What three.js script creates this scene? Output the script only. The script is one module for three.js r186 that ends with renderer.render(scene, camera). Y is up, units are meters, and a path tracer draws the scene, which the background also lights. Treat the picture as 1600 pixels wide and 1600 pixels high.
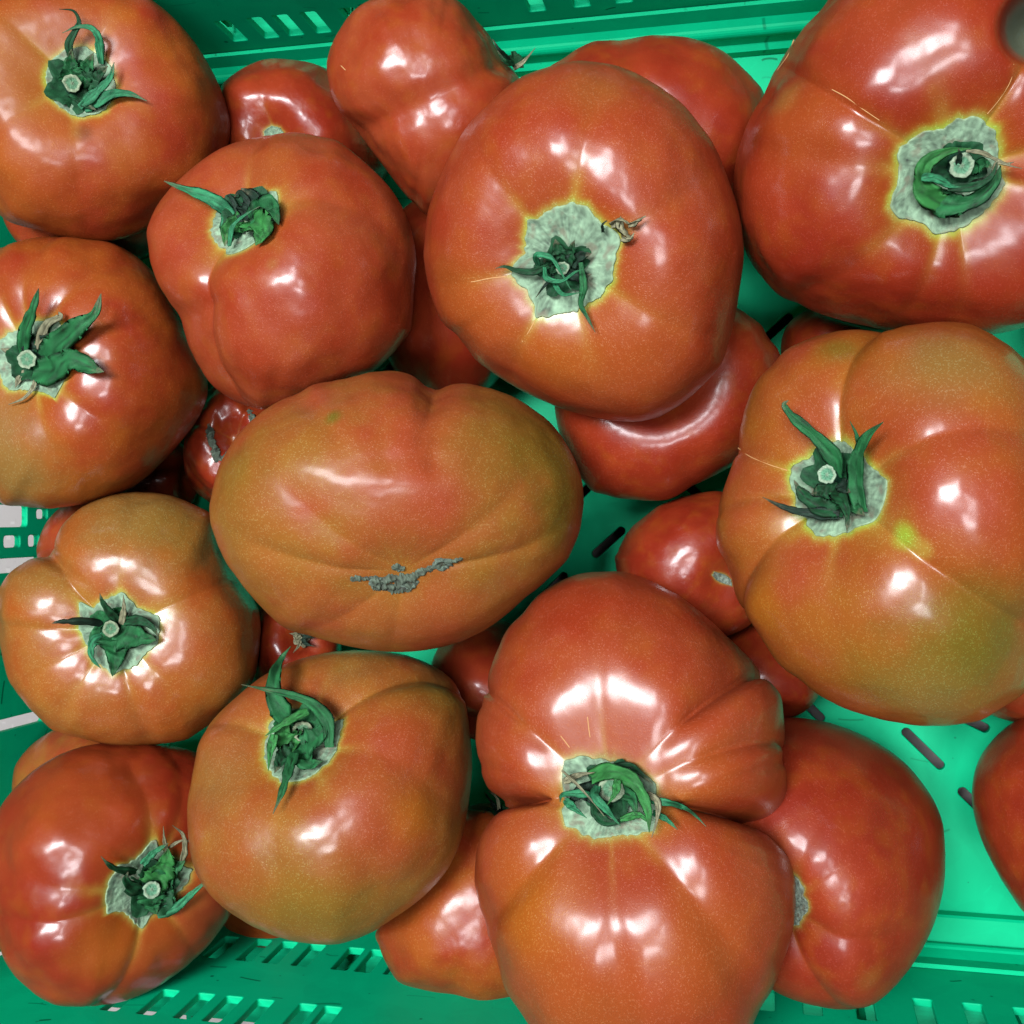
import * as THREE from 'three';
import { createNoise3D } from 'simplex-noise';
import { mergeGeometries } from 'three/addons/utils/BufferGeometryUtils.js';
import { RectAreaLightUniformsLib } from 'three/addons/lights/RectAreaLightUniformsLib.js';

// ---------------------------------------------------------------- camera, light, exposure
const scene = new THREE.Scene();
const camera = new THREE.PerspectiveCamera(48, 1, 0.02, 60);
const TILT = THREE.MathUtils.degToRad(13), CAM = new THREE.Vector3(0, 0.456, 0);
const FW = new THREE.Vector3(-Math.sin(TILT), -Math.cos(TILT), 0), RT = new THREE.Vector3(Math.cos(TILT), -Math.sin(TILT), 0), DN = new THREE.Vector3(0, 0, 1);
camera.position.copy(CAM);
camera.up.set(0, 0, -1);
camera.lookAt(CAM.clone().add(FW));
scene.background = new THREE.Color(0.022, 0.023, 0.025);          // the bright room all round
const renderer = new THREE.WebGLRenderer({ antialias: true });
renderer.setSize(1024, 1024);
renderer.toneMapping = THREE.LinearToneMapping;
renderer.toneMappingExposure = 1.72;
renderer.shadowMap.enabled = true;
RectAreaLightUniformsLib.init();
// ceiling lamps of the hall: [x, y, z, width, depth, intensity]
const LAMPS = [
  [-0.46, 2.0, -0.30, 0.60, 0.44, 58],
  [-0.02, 2.0, -0.42, 0.22, 0.54, 40],
  [0.32, 2.0, 0.50, 0.50, 0.28, 32],
  [0.52, 2.0, -0.04, 0.22, 0.44, 20],
];
for (const [i, [x, y, z, w, d, power]] of LAMPS.entries()) {
  const lamp = new THREE.Group();
  lamp.name = i ? 'ceiling_lamp_' + String(i).padStart(3, '0') : 'ceiling_lamp';
  lamp.userData = { label: ['wide bright panel lamp above the left of the crate', 'narrow panel lamp above the back of the crate', 'wide panel lamp above the front right of the crate', 'dim panel lamp above the right of the crate'][i], category: 'lamp', group: 'lamps on the ceiling above the crate' };
  lamp.position.set(x, y, z);
  const housing = new THREE.Mesh(new THREE.BoxGeometry(w + 0.04, 0.05, d + 0.04), new THREE.MeshStandardMaterial({ color: 0xd8d8d8, roughness: 0.6 }));
  housing.name = 'housing'; housing.position.y = 0.035;
  const glow = new THREE.Mesh(new THREE.BoxGeometry(w, 0.006, d), new THREE.MeshStandardMaterial({ color: 0xffffff, emissive: 0xf4f7ff, emissiveIntensity: 1.5 }));
  glow.name = 'diffuser'; glow.position.y = 0.006;
  lamp.add(housing, glow);
  const light = new THREE.RectAreaLight(new THREE.Color(0.91, 0.96, 1), power, w, d);
  light.position.set(0, -0.002, 0);
  light.rotation.x = -Math.PI / 2;
  lamp.add(light);
  scene.add(lamp);
}

// ---------------------------------------------------------------- helpers
let seed = 7;
const rnd = () => { seed = (seed + 0x6d2b79f5) | 0; let t = Math.imul(seed ^ (seed >>> 15), 1 | seed); t = (t + Math.imul(t ^ (t >>> 7), 61 | t)) ^ t; return ((t ^ (t >>> 14)) >>> 0) / 4294967296; };
const noise = createNoise3D(rnd);
const fbm = (x, y, z) => noise(x, y, z) * 0.55 + noise(x * 2.1 + 7, y * 2.1, z * 2.1) * 0.3 + noise(x * 4.3, y * 4.3 + 3, z * 4.3) * 0.15;
const clamp = THREE.MathUtils.clamp, lerp = THREE.MathUtils.lerp, R = THREE.MathUtils.degToRad;
const step = (a, b, x) => { const t = clamp((x - a) / (b - a), 0, 1); return t * t * (3 - 2 * t); };
const V = (x, y, z) => new THREE.Vector3(x, y, z);
const F = 800 / Math.tan(R(24));
const ray = (px, py) => V(0, 0, 0).addScaledVector(FW, F).addScaledVector(RT, px - 800).addScaledVector(DN, py - 800);
const atHeight = (px, py, h) => { const d = ray(px, py); return CAM.clone().addScaledVector(d, (h - CAM.y) / d.y); };
const atDepth = (px, py, z) => CAM.clone().addScaledVector(ray(px, py), z / F);
const pixel = (p) => { const v = p.clone().sub(CAM), z = v.dot(FW); return [800 + F * v.dot(RT) / z, 800 + F * v.dot(DN) / z, z]; };
const used = new Map();
const numbered = (n) => { const k = used.get(n) ?? 0; used.set(n, k + 1); return k ? n + '_' + String(k).padStart(3, '0') : n; };
function tag(o, label, category, group, kind) { Object.assign(o.userData, { label, category }); if (group) o.userData.group = group; if (kind) o.userData.kind = kind; return o; }
function part(name, geometry, material, parent) { const m = new THREE.Mesh(geometry, material); m.name = name; m.castShadow = m.receiveShadow = true; parent.add(m); return m; }
function canvasTexture(w, h, draw, srgb = true) {
  const c = document.createElement('canvas'); c.width = w; c.height = h; draw(c.getContext('2d'), w, h);
  const t = new THREE.CanvasTexture(c); t.wrapS = t.wrapT = THREE.RepeatWrapping; if (srgb) t.colorSpace = THREE.SRGBColorSpace; return t;
}

// ---------------------------------------------------------------- materials
// skin flecks: short pale dashes on a slightly darker skin, one tile is 50 mm
function fleckPair(count, strength) {
  const S = 1024, col = new Float32Array(S * S * 4), bump = new Float32Array(S * S * 4), field = new Float32Array(S * S);
  for (let n = 0; n < count; n++) {
    const x = rnd() * S, y = rnd() * S, a = rnd() * Math.PI, L = 3 + rnd() * 5.5, W = 2.6 + rnd() * 1.6, k = (0.3 + 0.7 * rnd() ** 1.5) * strength;
    const ca = Math.cos(a), sa = Math.sin(a), r = Math.ceil(L + 3);
    for (let j = -r; j <= r; j++) for (let i = -r; i <= r; i++) {
      const u = (i * ca + j * sa) / L, v = (-i * sa + j * ca) / W, d = u * u + v * v;
      if (d < 2.5) { const q = ((Math.floor(y + j) & (S - 1)) * S) + (Math.floor(x + i) & (S - 1)); field[q] = Math.max(field[q], k * Math.exp(-d * 1.6)); }
    }
  }
  for (let q = 0; q < S * S; q++) {
    const f = field[q], g = rnd() * 0.05;
    col[q * 4] = 0.74 + 0.26 * f - g * 0.5; col[q * 4 + 1] = 0.42 + 0.42 * f - g; col[q * 4 + 2] = 0.30 + 0.70 * f - g; col[q * 4 + 3] = 1;
    const b = 0.3 + 0.5 * f + rnd() * 0.2; bump[q * 4] = bump[q * 4 + 1] = bump[q * 4 + 2] = b; bump[q * 4 + 3] = 1;
  }
  const make = (d) => { const t = new THREE.DataTexture(d, S, S, THREE.RGBAFormat, THREE.FloatType); t.wrapS = t.wrapT = THREE.RepeatWrapping; t.magFilter = THREE.LinearFilter; t.minFilter = THREE.LinearFilter; t.needsUpdate = true; return t; };
  return [make(col), make(bump)];
}
const FLECKS = [fleckPair(2000, 0.5), fleckPair(2800, 0.85), fleckPair(3300, 1.1)];
// handled fruit: the gloss of the skin is broken by rubbed patches, dried drops and fine scratches
const smudge = canvasTexture(1024, 1024, (g, w, h) => {
  g.fillStyle = '#b8b8b8'; g.fillRect(0, 0, w, h);
  for (let i = 0; i < 900; i++) { const v = 70 + rnd() * 185 | 0; g.fillStyle = `rgba(${v},${v},${v},.10)`; g.beginPath(); g.ellipse(rnd() * w, rnd() * h, 8 + rnd() * 70, 6 + rnd() * 34, rnd() * 3, 0, 7); g.fill(); }
  for (let i = 0; i < 120; i++) { const v = 40 + rnd() * 60 | 0; g.strokeStyle = `rgba(${v},${v},${v},.35)`; g.lineWidth = 1 + rnd() * 2; g.beginPath(); g.arc(rnd() * w, rnd() * h, 3 + rnd() * 14, 0, 7); g.stroke(); }
  for (let i = 0; i < 260; i++) { g.strokeStyle = `rgba(30,30,30,${0.1 + rnd() * 0.3})`; g.lineWidth = 0.8 + rnd(); const x = rnd() * w, y = rnd() * h, a = rnd() * 6.3, l = 10 + rnd() * 60; g.beginPath(); g.moveTo(x, y); g.lineTo(x + l * Math.cos(a), y + l * Math.sin(a)); g.stroke(); }
}, false);
smudge.repeat.set(0.71, 0.71);
const skins = new Map();
function skinMaterial(fleck, rough, coat) {
  const key = [fleck, rough, coat].join();
  if (!skins.has(key)) skins.set(key, new THREE.MeshPhysicalMaterial({ vertexColors: true, map: FLECKS[fleck][0], bumpMap: FLECKS[fleck][1], roughness: rough, clearcoat: coat * 0.7, clearcoatRoughness: 0.21, ior: 1.45, specularIntensity: 0.26, clearcoatMap: smudge, bumpScale: 0.00013 }));
  return skins.get(key);
}
const corkBump = canvasTexture(256, 256, (g, w, h) => { g.fillStyle = '#777'; g.fillRect(0, 0, w, h); for (let i = 0; i < 1500; i++) { const v = 60 + rnd() * 150 | 0; g.strokeStyle = `rgba(${v},${v},${v},.6)`; g.lineWidth = 1 + rnd() * 2; const x = rnd() * w, y = rnd() * h; g.beginPath(); g.moveTo(x, y); g.lineTo(x + rnd() * 16 - 8, y + rnd() * 16 - 8); g.stroke(); } }, false);
const corkMat = new THREE.MeshStandardMaterial({ vertexColors: true, roughness: 0.85, bumpMap: corkBump, bumpScale: 0.0003 });
const leafMat = new THREE.MeshPhysicalMaterial({ vertexColors: true, roughness: 0.65, specularIntensity: 0.3, bumpMap: corkBump, bumpScale: 0.0003 });
const lineMat = new THREE.MeshStandardMaterial({ color: 0x9a7044, roughness: 0.8 });

// ---------------------------------------------------------------- tomatoes
// colours of skin (linear base colours, before the fleck map which darkens them)
const C = {
  deep: [0.1388, 0.0118, 0.0051], red: [0.1749, 0.0202, 0.0072], coral: [0.1949, 0.0336, 0.0132], orange: [0.2001, 0.0441, 0.0084], tan: [0.1875, 0.0672, 0.0155], amber: [0.2250, 0.0699, 0.0040],
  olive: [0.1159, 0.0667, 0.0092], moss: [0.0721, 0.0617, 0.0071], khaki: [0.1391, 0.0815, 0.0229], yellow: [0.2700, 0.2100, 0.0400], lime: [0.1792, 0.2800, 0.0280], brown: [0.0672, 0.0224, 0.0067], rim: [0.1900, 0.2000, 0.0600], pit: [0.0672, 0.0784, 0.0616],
};
const GREENS = [[0.0053, 0.0406, 0.0136], [0.0099, 0.0786, 0.0238], [0.0207, 0.1247, 0.0277], [0.0067, 0.0196, 0.0108], [0.1641, 0.1540, 0.0904], [0.0186, 0.1330, 0.0563]];
const tomatoes = [];

function polygonMoments(pts) {                       // pts flat px list -> centroid and covariance
  let A = 0, cx = 0, cy = 0; const n = pts.length / 2;
  for (let i = 0; i < n; i++) { const x0 = pts[2 * i], y0 = pts[2 * i + 1], x1 = pts[(2 * i + 2) % (2 * n)], y1 = pts[(2 * i + 3) % (2 * n)], c = x0 * y1 - x1 * y0; A += c; cx += (x0 + x1) * c; cy += (y0 + y1) * c; }
  cx /= 3 * A; cy /= 3 * A;
  return { cx, cy };
}
function covariance(radius, bins) {                  // of a star shape given its radius per angle
  let A = 0, xx = 0, xy = 0, yy = 0;
  for (let i = 0; i < bins; i++) { const t = (i + 0.5) / bins * 2 * Math.PI, r = radius[i], c = Math.cos(t), s = Math.sin(t), w = r ** 4 / 4; A += r * r / 2; xx += w * c * c; xy += w * c * s; yy += w * s * s; }
  return [xx / A, xy / A, yy / A];
}
function root([a, b, d]) { const s = Math.sqrt(a * d - b * b), t = Math.sqrt(a + d + 2 * s); return [(a + s) / t, b / t, (d + s) / t]; }
const BINS = 240;
function starRadius(pts, cx, cy, smooth = true) {    // radius of the outline round a centre, per angle bin
  const out = new Float64Array(BINS), n = pts.length / 2, P = [];
  for (let i = 0; i < n; i++) {
    const g = (k, c) => pts[((k + n) % n) * 2 + c];
    for (let s = 0; s < 8; s++) {                    // Catmull-Rom through the outline points
      const t = s / 8, q = (c) => { const p0 = g(i - 1, c), p1 = g(i, c), p2 = g(i + 1, c), p3 = g(i + 2, c); return smooth ? 0.5 * (2 * p1 + (p2 - p0) * t + (2 * p0 - 5 * p1 + 4 * p2 - p3) * t * t + (3 * p1 - p0 - 3 * p2 + p3) * t ** 3) : lerp(p1, p2, t); };
      P.push([q(0) - cx, q(1) - cy]);
    }
  }
  for (let b = 0; b < BINS; b++) {
    const t = (b + 0.5) / BINS * 2 * Math.PI, c = Math.cos(t), s = Math.sin(t); let best = 0;
    for (let i = 0; i < P.length; i++) {
      const [x0, y0] = P[i], [x1, y1] = P[(i + 1) % P.length], u0 = -x0 * s + y0 * c, u1 = -x1 * s + y1 * c;
      if (u0 * u1 <= 0 && u0 !== u1) { const k = u0 / (u0 - u1), r = (x0 + (x1 - x0) * k) * c + (y0 + (y1 - y0) * k) * s; if (r > best) best = r; }
    }
    out[b] = best;
  }
  for (let b = 0; b < BINS; b++) if (!out[b]) out[b] = out[(b + BINS - 1) % BINS] || out[(b + 1) % BINS];
  return out;
}
const readBins = (t, table) => { const u = ((t / (2 * Math.PI)) % 1 + 1) % 1 * BINS - 0.5, i = Math.floor(u), f = u - i; return table[(i + BINS) % BINS] * (1 - f) + table[(i + 1) % BINS] * f; };

function tomato(spec) {
  const big = spec.size ?? 1, NT = big === 2 ? 340 : big ? 260 : 150, NP = big === 2 ? 190 : big ? 150 : 84;
  let outline = spec.outline;
  if (!outline) { const [cx, cy, rx, ry] = spec.round; outline = []; for (let i = 0; i < 20; i++) { const t = i / 20 * 2 * Math.PI, w = 1 + 0.035 * noise(cx * 0.01 + Math.cos(t), cy * 0.01 + Math.sin(t), 3); outline.push(cx + rx * w * Math.cos(t), cy + (ry ?? rx) * w * Math.sin(t)); } }
  const { cx, cy } = polygonMoments(outline), centre = atHeight(cx, cy, spec.h), D = pixel(centre)[2], mm = D / F;
  const d = CAM.clone().sub(centre).normalize(), e1 = RT.clone().addScaledVector(d, -RT.dot(d)).normalize(), e2 = V(0, 0, 0).crossVectors(e1, d);
  const target = starRadius(outline, cx, cy), mean = target.reduce((s, r) => s + r, 0) / BINS, a = mean * mm, cAx = a * (spec.flat ?? 0.78);
  const dist = CAM.distanceTo(centre);
  const [sx, sy] = spec.pole ?? [cx, cy];
  const depth = spec.dip ?? 0.28, dipW = spec.dipW ?? 0.42, box = spec.box ?? 0.86, lump = spec.lump ?? 0.02, ns = (spec.h * 977 + cx * 0.13) % 50;
  let ox = spec.pole ? (sx - cx) / mean : 0.85 * Math.cos(cx), oy = spec.pole ? (sy - cy) / mean : 0.85 * Math.sin(cx), axis, t0, t1, grooves, M = [1, 0, 1], kTable = null;
  function frame() {
    const l = Math.hypot(ox, oy), m = Math.min(l, 0.985) / (l || 1);
    axis = V(ox * m, oy * m, 0); axis.z = Math.sqrt(Math.max(0.02, 1 - axis.x ** 2 - axis.y ** 2)); axis.normalize();
    t0 = V(1, 0, -axis.x / axis.z).normalize(); t1 = V(0, 0, 0).crossVectors(axis, t0);
    if (t1.y < 0) t1.negate();
    grooves = (spec.grooves ?? []).map(([deg, dp, wid, reach, sharp, from]) => {
      const c = Math.cos(R(deg)), s = Math.sin(R(deg)), v = V(c, s, -(c * axis.x + s * axis.y) / axis.z).normalize();
      return { t: Math.atan2(v.dot(t1), v.dot(t0)), dp, w: R(wid ?? 14), reach: (reach ?? 0.55) * Math.PI, sharp: sharp ?? 1.5, from: from ?? 0.02 };
    });
  }
  const dents = (spec.dents ?? []).map(([x, y, r, dp]) => ({ x: (x - cx) * mm * (dist - 0.6 * cAx) / dist, y: (y - cy) * mm * (dist - 0.6 * cAx) / dist, r: r * mm, dp: dp * mm }));
  function base(th, ph) {                             // in the (e1, e2, d) frame, metres, before the outline is fitted
    let sp = Math.sin(ph), cp = Math.cos(ph), rad = Math.pow(Math.max(sp, 0), box), k = 1;
    for (const g of grooves) {
      let dt = Math.abs(th - g.t) % (2 * Math.PI); if (dt > Math.PI) dt = 2 * Math.PI - dt;
      const u = dt / g.w; if (u > 5) continue;
      const along = step(g.from, g.from + 0.26, ph) * (1 - step(g.reach * 0.6, g.reach, ph));
      k -= g.dp * along * Math.exp(-Math.pow(u, g.sharp));
    }
    let y = Math.sign(cp) * Math.pow(Math.abs(cp), 0.92);
    const s = rad / dipW; y -= cp > 0 ? depth * Math.exp(-s * s) : 0.12 * Math.exp(-((rad / 0.3) ** 2));
    const c = Math.cos(th), q = Math.sin(th);
    let X = rad * k * a * c, Z = rad * k * a * q, Y = y * (0.45 + 0.55 * k) * cAx;
    let p = V(0, 0, 0).addScaledVector(t0, X).addScaledVector(t1, Z).addScaledVector(axis, Y);
    const f = 1.25 / a, n = 1 + lump * noise(p.x * f + ns, p.y * f, p.z * f) + lump * 0.22 * noise(p.x * f * 2.7, p.y * f * 2.7 + ns, p.z * f * 2.7) + 0.0008 * noise(p.x * f * 9, p.y * f * 9, p.z * f * 9 + ns);
    return p.multiplyScalar(n);
  }
  const persp = (p) => dist / (dist - p.z);           // nearer points look larger
  function warp(p) {
    const x = M[0] * p.x + M[1] * p.y, y = M[1] * p.x + M[2] * p.y; p.x = x; p.y = y;
    if (kTable) { const t = Math.atan2(y, x), r = Math.hypot(x, y) * persp(p) / (readBins(t, target) * mm), k = lerp(1, readBins(t, kTable), step(0.25, 0.9, r)); p.x *= k; p.y *= k; }
    for (const g of dents) { const q = ((p.x - g.x) ** 2 + (p.y - g.y) ** 2) / g.r ** 2; if (q < 6 && p.z > 0) p.z -= g.dp * Math.exp(-(q ** 2.2)); }
    return p;
  }
  const phi = (i) => Math.PI * Math.pow(i / NP, 1.22);
  function silhouette(nt, np) {
    const sil = new Float64Array(BINS);
    for (let i = 1; i < np; i++) for (let j = 0; j < nt; j++) {
      const p = warp(base(j / nt * 2 * Math.PI, Math.PI * i / np)), k = persp(p), r = Math.hypot(p.x, p.y) * k, b = Math.floor(((Math.atan2(p.y, p.x) / (2 * Math.PI)) + 1) % 1 * BINS);
      for (const q of [b - 1, b, b + 1]) { const w = (q + BINS) % BINS; if (r > sil[w]) sil[w] = r; }
    }
    for (let b = 0; b < BINS; b++) if (!sil[b]) sil[b] = sil[(b + BINS - 1) % BINS];
    return sil;
  }
  const aimX = (sx - cx) * mm, aimY = (sy - cy) * mm, root0 = root(covariance(target, BINS));
  for (let round = 0; round < 4; round++) {
    frame(); M = [1, 0, 1]; kTable = null;
    const sil = silhouette(120, 60), [A0, A1, A2] = root(covariance(sil, BINS)), det = A0 * A2 - A1 * A1, [T0, T1, T2] = root0.map((v) => v * mm);
    const I = [A2 / det, -A1 / det, A0 / det];        // (target root) x (inverse of present root), made symmetric
    const m01 = T0 * I[1] + T1 * I[2], m10 = T1 * I[0] + T2 * I[1];
    M = [T0 * I[0] + T1 * I[1], (m01 + m10) / 2, T1 * I[1] + T2 * I[2]];
    const p = warp(base(0, 0.0001)), k = persp(p);
    if (spec.pole) { ox += 0.8 * (aimX - p.x * k) / a; oy += 0.8 * (aimY - p.y * k) / a; }
  }
  for (let round = 0; round < 3; round++) {
    const sil = silhouette(NT, NP), raw = new Float64Array(BINS);
    for (let b = 0; b < BINS; b++) raw[b] = target[b] * mm / sil[b] * (kTable ? kTable[b] : 1);
    kTable = raw.map((v, b) => clamp((raw[(b + BINS - 1) % BINS] + v * 2 + raw[(b + 1) % BINS]) / 4, 0.5, 1.8));
  }
  const toWorld = (p) => centre.clone().addScaledVector(e1, p.x).addScaledVector(e2, p.y).addScaledVector(d, p.z);
  const shape = (th, ph) => toWorld(warp(base(th, ph)));

  // the skin: one closed mesh, its poles on the axis
  const count = 2 + (NP - 1) * NT, pos = new Float32Array(count * 3), uv = new Float32Array(count * 2), th = new Float32Array(count), ph = new Float32Array(count), px = new Float32Array(count * 3), index = [];
  const set = (n, t, f) => {
    const p = shape(t, f); p.toArray(pos, n * 3); th[n] = t; ph[n] = f; pixel(p).forEach((v, c) => { px[n * 3 + c] = v; });
    const v = p.clone().sub(centre), x = v.dot(e1), y = v.dot(e2), z = v.dot(d), g = Math.acos(clamp(z / v.length(), -1, 1)) * a / (Math.hypot(x, y) || 1e-9) / 0.05;
    uv[n * 2] = x * g + ns; uv[n * 2 + 1] = y * g + ns * 3.7;
  };
  set(0, 0, 0.0001); set(count - 1, 0, Math.PI);
  for (let i = 1; i < NP; i++) for (let j = 0; j < NT; j++) set(1 + (i - 1) * NT + j, j / NT * 2 * Math.PI, phi(i));
  const at = (i, j) => 1 + (i - 1) * NT + (j % NT), tri = (x, y, z) => index.push(x, y, z);
  for (let j = 0; j < NT; j++) { tri(0, at(1, j + 1), at(1, j)); tri(count - 1, at(NP - 1, j), at(NP - 1, j + 1)); }
  for (let i = 1; i < NP - 1; i++) for (let j = 0; j < NT; j++) { tri(at(i, j), at(i, j + 1), at(i + 1, j)); tri(at(i, j + 1), at(i + 1, j + 1), at(i + 1, j)); }
  const geo = new THREE.BufferGeometry();
  geo.setAttribute('position', new THREE.BufferAttribute(pos, 3)); geo.setAttribute('uv', new THREE.BufferAttribute(uv, 2)); geo.setIndex(index); geo.computeVertexNormals();
  { const n = geo.attributes.normal, q = at(Math.round(NP / 2), 0), v = V(pos[q * 3], pos[q * 3 + 1], pos[q * 3 + 2]).sub(centre); if (v.dot(V(n.getX(q), n.getY(q), n.getZ(q))) < 0) { for (let i = 0; i < index.length; i += 3) { const s = index[i]; index[i] = index[i + 1]; index[i + 1] = s; } geo.setIndex(index); geo.computeVertexNormals(); } }
  const nor = geo.attributes.normal;

  // the surface under a place of the picture: point, normal and the (theta, phi) there
  function surf(x, y) {
    let best = []; 
    for (let n = 0; n < count; n++) {
      const dd = (px[n * 3] - x) ** 2 + (px[n * 3 + 1] - y) ** 2; if (best.length === 4 && dd >= best[3][0]) continue;
      const f = (CAM.x - pos[n * 3]) * nor.getX(n) + (CAM.y - pos[n * 3 + 1]) * nor.getY(n) + (CAM.z - pos[n * 3 + 2]) * nor.getZ(n); if (f < 0) continue;
      best.push([dd, n]); best.sort((p, q) => p[0] - q[0]); if (best.length > 4) best.pop();
    }
    let w = 0, z = 0, c = 0, s = 0; const nv = V(0, 0, 0);
    for (const [dd, n] of best) { const k = 1 / (dd + 0.5); w += k; z += px[n * 3 + 2] * k; c += ph[n] * Math.cos(th[n]) * k; s += ph[n] * Math.sin(th[n]) * k; nv.x += nor.getX(n) * k; nv.y += nor.getY(n) * k; nv.z += nor.getZ(n) * k; }
    c /= w; s /= w;
    return { p: atDepth(x, y, z / w), n: nv.normalize(), th: Math.atan2(s, c), ph: Math.hypot(c, s), c, s };
  }

  // the corky scar: its outline in (theta, phi) round the pole
  let scar = null;
  if (spec.scar) {
    const flat = []; for (let i = 0; i < spec.scar.length; i += 2) { const q = surf(spec.scar[i], spec.scar[i + 1]); flat.push(q.c, q.s); }
    scar = starRadius(flat, 0, 0, false);
    for (let b = 0; b < BINS; b++) scar[b] *= 1 + 0.05 * noise(b * 0.11, cx, 1) + 0.012 * noise(b * 0.3, cx, 2);
    const mid = [...scar].sort((p, q) => p - q)[BINS >> 1]; if (!spec.blossom) scar = scar.map((v) => Math.min(v, mid * 1.4));
  }
  // colours
  const col = new Float32Array(count * 3), baseC = C[spec.color ?? 'red'], sideC = C[spec.side ?? spec.color ?? 'red'], hue = spec.halo ?? 1;
  const patches = (spec.patches ?? []).map(([x, y, r, name, k]) => ({ p: surf(x, y).p, r: r * mm, c: C[name], k }));
  const f = 1 / a, tmp = [0, 0, 0], mix = (c, k) => { for (let i = 0; i < 3; i++) tmp[i] += (c[i] - tmp[i]) * k; };
  const green = spec.green ?? 0;
  for (let n = 0; n < count; n++) {
    const x = pos[n * 3], y = pos[n * 3 + 1], z = pos[n * 3 + 2], X = (x - centre.x) * f, Y = (y - centre.y) * f, Z = (z - centre.z) * f;
    const n1 = fbm(X * 1.4 + ns, Y * 1.4, Z * 1.4), n2 = fbm(X * 3.2, Y * 3.2 + ns, Z * 3.2), n3 = noise(X * 9, Y * 9, Z * 9 + ns);
    tmp[0] = baseC[0]; tmp[1] = baseC[1]; tmp[2] = baseC[2];
    mix(sideC, clamp(0.5 + n1 * 1.1, 0, 1)); mix(C.amber, clamp(n2 * 0.25, 0, 0.2)); mix(C.deep, clamp(-n2 * 0.3, 0, 0.2));
    if (green) mix(C.olive, clamp(green * (0.6 + n1 * 0.9 + n2 * 0.2), 0, 0.75));
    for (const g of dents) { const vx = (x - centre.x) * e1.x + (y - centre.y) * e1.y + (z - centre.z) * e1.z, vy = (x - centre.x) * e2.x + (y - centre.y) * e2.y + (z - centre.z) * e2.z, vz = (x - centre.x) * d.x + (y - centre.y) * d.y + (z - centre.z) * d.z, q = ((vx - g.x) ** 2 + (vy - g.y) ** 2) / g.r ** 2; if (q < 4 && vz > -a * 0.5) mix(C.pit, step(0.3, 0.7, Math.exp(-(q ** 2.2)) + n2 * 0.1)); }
    for (const q of patches) { const dd = Math.hypot(x - q.p.x, y - q.p.y, z - q.p.z) / q.r + n2 * 0.22 + n3 * 0.03; if (dd < 1.4) mix(q.c, q.k * (1 - step(0.15, 1.3, dd))); }
    if (spec.pole && ph[n] < 1.4) {
      const edge = scar ? readBins(th[n], scar) : 0.0, out = ph[n] - edge; let streak = 0;
      for (const g of grooves) { let dt = Math.abs(th[n] - g.t) % (2 * Math.PI); if (dt > Math.PI) dt = 2 * Math.PI - dt; streak = Math.max(streak, Math.exp(-((dt / (g.w * 0.55)) ** 2))); }
      mix(C.amber, hue * 0.4 * Math.exp(-Math.max(0, out) / 0.1) * (0.7 + 0.6 * n2));
      mix(C.yellow, hue * 0.55 * streak * Math.exp(-Math.max(0, out) / 0.14) * (0.75 + 0.5 * n2));
      mix(C.yellow, hue * 0.42 * Math.exp(-((Math.max(0, out) / 0.03) ** 2))); if (scar) mix(C.rim, 0.55 * Math.exp(-((Math.max(0, out) / 0.012) ** 2)));
      if (spec.lime) mix(C.lime, 0.6 * spec.lime * clamp(0.4 + n2 * 1.5, 0, 1) * Math.exp(-((Math.max(0, out) / 0.022) ** 2)));
    }
    col[n * 3] = tmp[0] / 0.84; col[n * 3 + 1] = tmp[1] / 0.47; col[n * 3 + 2] = tmp[2] / 0.42;
  }
  geo.setAttribute('color', new THREE.BufferAttribute(col, 3));

  // the object
  let low = Infinity; for (let n = 0; n < count; n++) low = Math.min(low, pos[n * 3 + 1]);
  const root1 = V(centre.x, low, centre.z), skinMat = skinMaterial(spec.fleck ?? 1, spec.rough ?? 0.36, spec.coat ?? 0.7);
  const local = (g) => { g.translate(-root1.x, -root1.y, -root1.z); return g; };
  const simple = !spec.scar && !spec.sepals && !spec.cork;
  let obj;
  if (simple) { obj = new THREE.Mesh(local(geo), skinMat); obj.castShadow = obj.receiveShadow = true; } else { obj = new THREE.Group(); }
  obj.name = numbered('tomato'); obj.position.copy(root1);
  tag(obj, spec.label, 'tomato', 'tomatoes heaped in the green crate');
  scene.add(obj);
  if (!simple) part('skin', local(geo), skinMat, obj);
  if (scar) {
    const NTs = 200, NR = 34, P = [], Cc = [], U = [], Ix = [], rough = spec.scarRough ?? 1;
    for (let i = 0; i <= NR; i++) for (let j = 0; j < NTs; j++) {
      const t = j / NTs * 2 * Math.PI, k = i / NR, e = readBins(t, scar), s0 = shape(t, e * k + 0.0002), s1 = shape(t + 0.02, e * k + 0.004), s2 = shape(t - 0.02, e * k + 0.004);
      const out = s0.clone().sub(centre).normalize().lerp(d, 0.4).normalize();
      const u = k * Math.cos(t), v = k * Math.sin(t), wr = fbm(s0.x * 150 + ns, s0.y * 150, s0.z * 150), fine = noise(s0.x * 600, s0.y * 600, s0.z * 600 + ns);
      const rim = i === NR ? -0.0009 : i === NR - 1 ? 0.00035 : 0.0003 + 0.00022 * step(0.75, 0.95, k);
      const lift = rim + (i < NR - 1 ? rough * (0.0003 * wr + 0.00012 * fine + 0.00014 * k * noise(t * 9 + ns, k * 1.6, 4)) : 0);
      P.push(...s0.addScaledVector(out, Math.max(lift, i < NR - 1 ? 0.0001 : -1)).toArray());
      const crack = Math.exp(-((Math.abs(noise(u * 3.1 + 4, v * 3.1 + ns, 9)) / 0.05) ** 2)) * 0.35, fib = noise(t * 9 + ns, k * 1.6, 4), shade = 0.74 + 0.45 * wr + 0.2 * fine + 0.22 * fib - crack * (spec.scarDark ? 1.5 : 0.5);
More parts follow.
